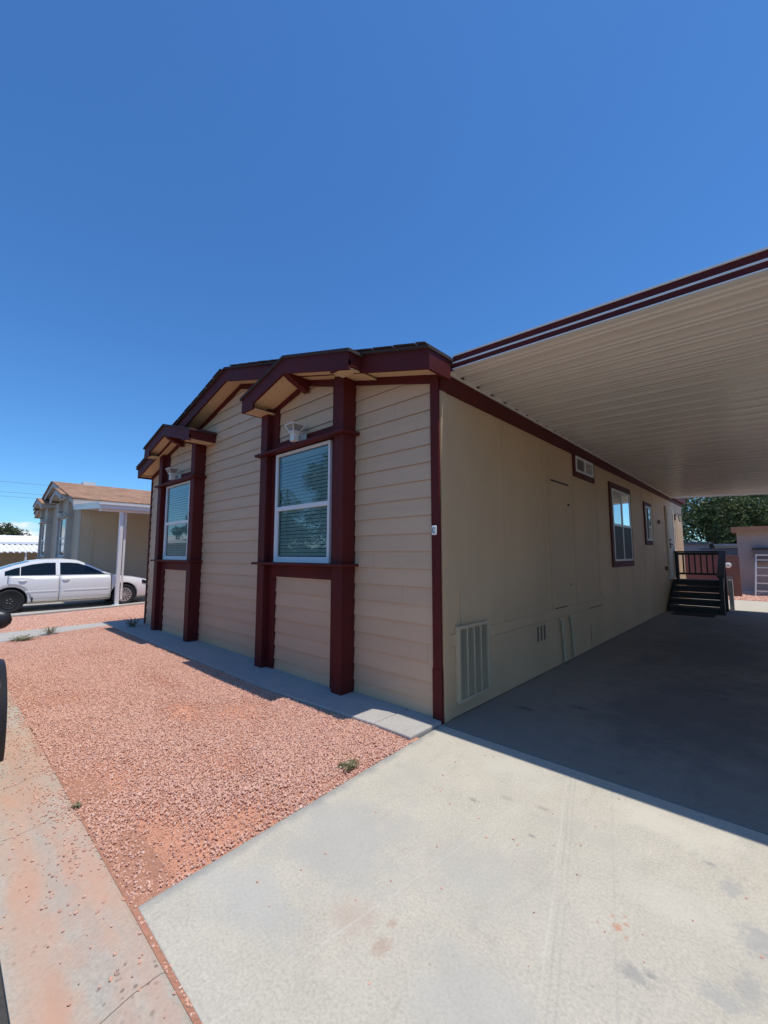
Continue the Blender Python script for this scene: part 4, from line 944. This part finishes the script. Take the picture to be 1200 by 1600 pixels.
def weed(label, loc, r, n, h, seed, mat=None, name='weed'):
    rr = random.Random(seed); m_ = MB()
    for i in range(n):
        a = rr.uniform(0,6.28); l = r*rr.uniform(.5,1.1); up = h*rr.uniform(.4,1.1); w = .006*rr.uniform(.7,1.6); d = Vector((math.cos(a),math.sin(a),0)); s = Vector((-d.y,d.x,0))*w
        o0 = Vector((rr.gauss(0,.12)*r,rr.gauss(0,.12)*r,0)); p1 = o0+d*l*.5+Vector((0,0,up*.75)); p2 = o0+d*l+Vector((0,0,up*rr.uniform(.55,1.05)))
        m_.add([o0-s*.5,o0+s*.5,p1+s,p1-s,p2], [(0,1,2,3),(3,2,4)])
        for q in range(2):
            b0 = o0.lerp(p2, rr.uniform(.4,.9)); a2 = a+rr.uniform(-1.4,1.4); e = Vector((math.cos(a2),math.sin(a2),rr.uniform(0,.6)))*l*.28; m_.add([b0,b0+e*.5+s,b0+e,b0+e*.5-s],[(0,1,2,3)])
    me = bpy.data.meshes.new(name); me.from_pydata(m_.v,[],m_.f); o = bpy.data.objects.new(name, me); me.materials.append(mat or M['weed']); COL.objects.link(o); o.location = loc
    return tag(o, label, 'weed')
weed('spiky green weed on the concrete side path', (-8.35,-1.72,.012), .20, 40, .16, 1)
weed('low grassy weed on the path edge near the black car', (-7.95,-2.2,0), .24, 70, .08, 2)
weed('small dry weed in the gravel against the driveway edge', (-.04,-1.18,.0), .09, 40, .035, 3)
weed('small weed between the gravel and the gutter joint', (-.93,-2.69,.0), .035, 18, .022, 4)
weed('straggly dead weed at the far front corner of the tan home', (-8.0,-.35,.028), .24, 46, .22, 5)

# ------------------------------------------------------------------ utility wires
for i, (za, zb, lab) in enumerate(((10.2,9.6,'highest thin overhead wire above the neighbouring roof'),(9.05,8.6,'middle thin overhead wire above the neighbouring roof'),(8.6,8.15,'lowest thin overhead wire above the neighbouring roof'))):
    m_ = MB(); pts = []
    for k in range(25):
        t = k/24; pts.append((-62+14*t, -40+100*t, za+(zb-za)*t-.8*math.sin(math.pi*t)))
    m_.tube(pts, .013, 4); o = m_.build('overhead_wire', M['wire']); tag(o, lab, 'wire', 'overhead wires at left')

# ------------------------------------------------------------------ sky, sun, camera
SD = Vector((.24,.075,1)).normalized(); el = math.asin(SD.z); az = math.atan2(SD.x, SD.y)
w = bpy.data.worlds.new('World'); scene.world = w; w.use_nodes = True; nt = w.node_tree
bg = nt.nodes['Background']; sky = N(nt, 'ShaderNodeTexSky', sky_type='NISHITA'); sky.sun_disc = False; sky.sun_elevation = el; sky.sun_rotation = az
sky.air_density = 1.0; sky.dust_density = .3; sky.ozone_density = 4.0; sky.altitude = 400
hs = N(nt, 'ShaderNodeHueSaturation'); hs.inputs['Saturation'].default_value = 1.08; nt.links.new(sky.outputs[0], hs.inputs['Color'])
tint = mix(nt, 1.0, hs.outputs[0], (.76,1.22,1.57), 'MULTIPLY')
# cumulus bank low over the horizon toward -x
tc = N(nt, 'ShaderNodeTexCoord'); sp = N(nt, 'ShaderNodeSeparateXYZ'); nt.links.new(tc.outputs['Generated'], sp.inputs[0])
nz = noise(nt, mapping(nt, tc.outputs['Generated'], (1,1,3.2)), 9, 7, .6)
topz = math_(nt, 'ADD', .052, math_(nt, 'MULTIPLY', math_(nt,'SUBTRACT',nz,.5), .10))
msk = ramp(nt, math_(nt,'MULTIPLY',math_(nt,'SUBTRACT', topz, sp.outputs['Z']), 40), [(.0,0),(.5,1)])
side = ramp(nt, math_(nt,'MULTIPLY',sp.outputs['X'],-1), [(.75,0),(.95,1)])
shade = ramp(nt, noise(nt, mapping(nt, tc.outputs['Generated'], (1,1,4)), 22, 5), [(.3,(7.0,7.6,8.6)),(.7,(10.5,10.5,10.5))])
cl = mix(nt, math_(nt,'MULTIPLY',msk,side), tint, shade)
nt.links.new(cl, bg.inputs['Color']); bg.inputs['Strength'].default_value = .107
sl = bpy.data.lights.new('sun','SUN'); sl.energy = 4.0; sl.angle = R(.5); sl.color = (1,.96,.90)
so = bpy.data.objects.new('sun', sl); COL.objects.link(so); so.rotation_euler = (-SD).to_track_quat('-Z','Y').to_euler(); so.location = (5,5,30)
cam = bpy.data.cameras.new('camera'); co = bpy.data.objects.new('camera', cam); COL.objects.link(co); scene.camera = co
cam.sensor_fit = 'VERTICAL'; cam.sensor_height = 24; cam.lens = 24*655/1600; cam.clip_end = 1000; cam.clip_start = .05
co.location = (2.4391,-3.4308,1.6); co.rotation_euler = (R(90)+math.atan(66/655), 0, math.atan2(.68384,.72963))
scene.view_settings.view_transform = 'Standard'; scene.view_settings.look = 'None'; scene.view_settings.exposure = 0; scene.view_settings.gamma = 1
scene.render.resolution_x = 768; scene.render.resolution_y = 1024
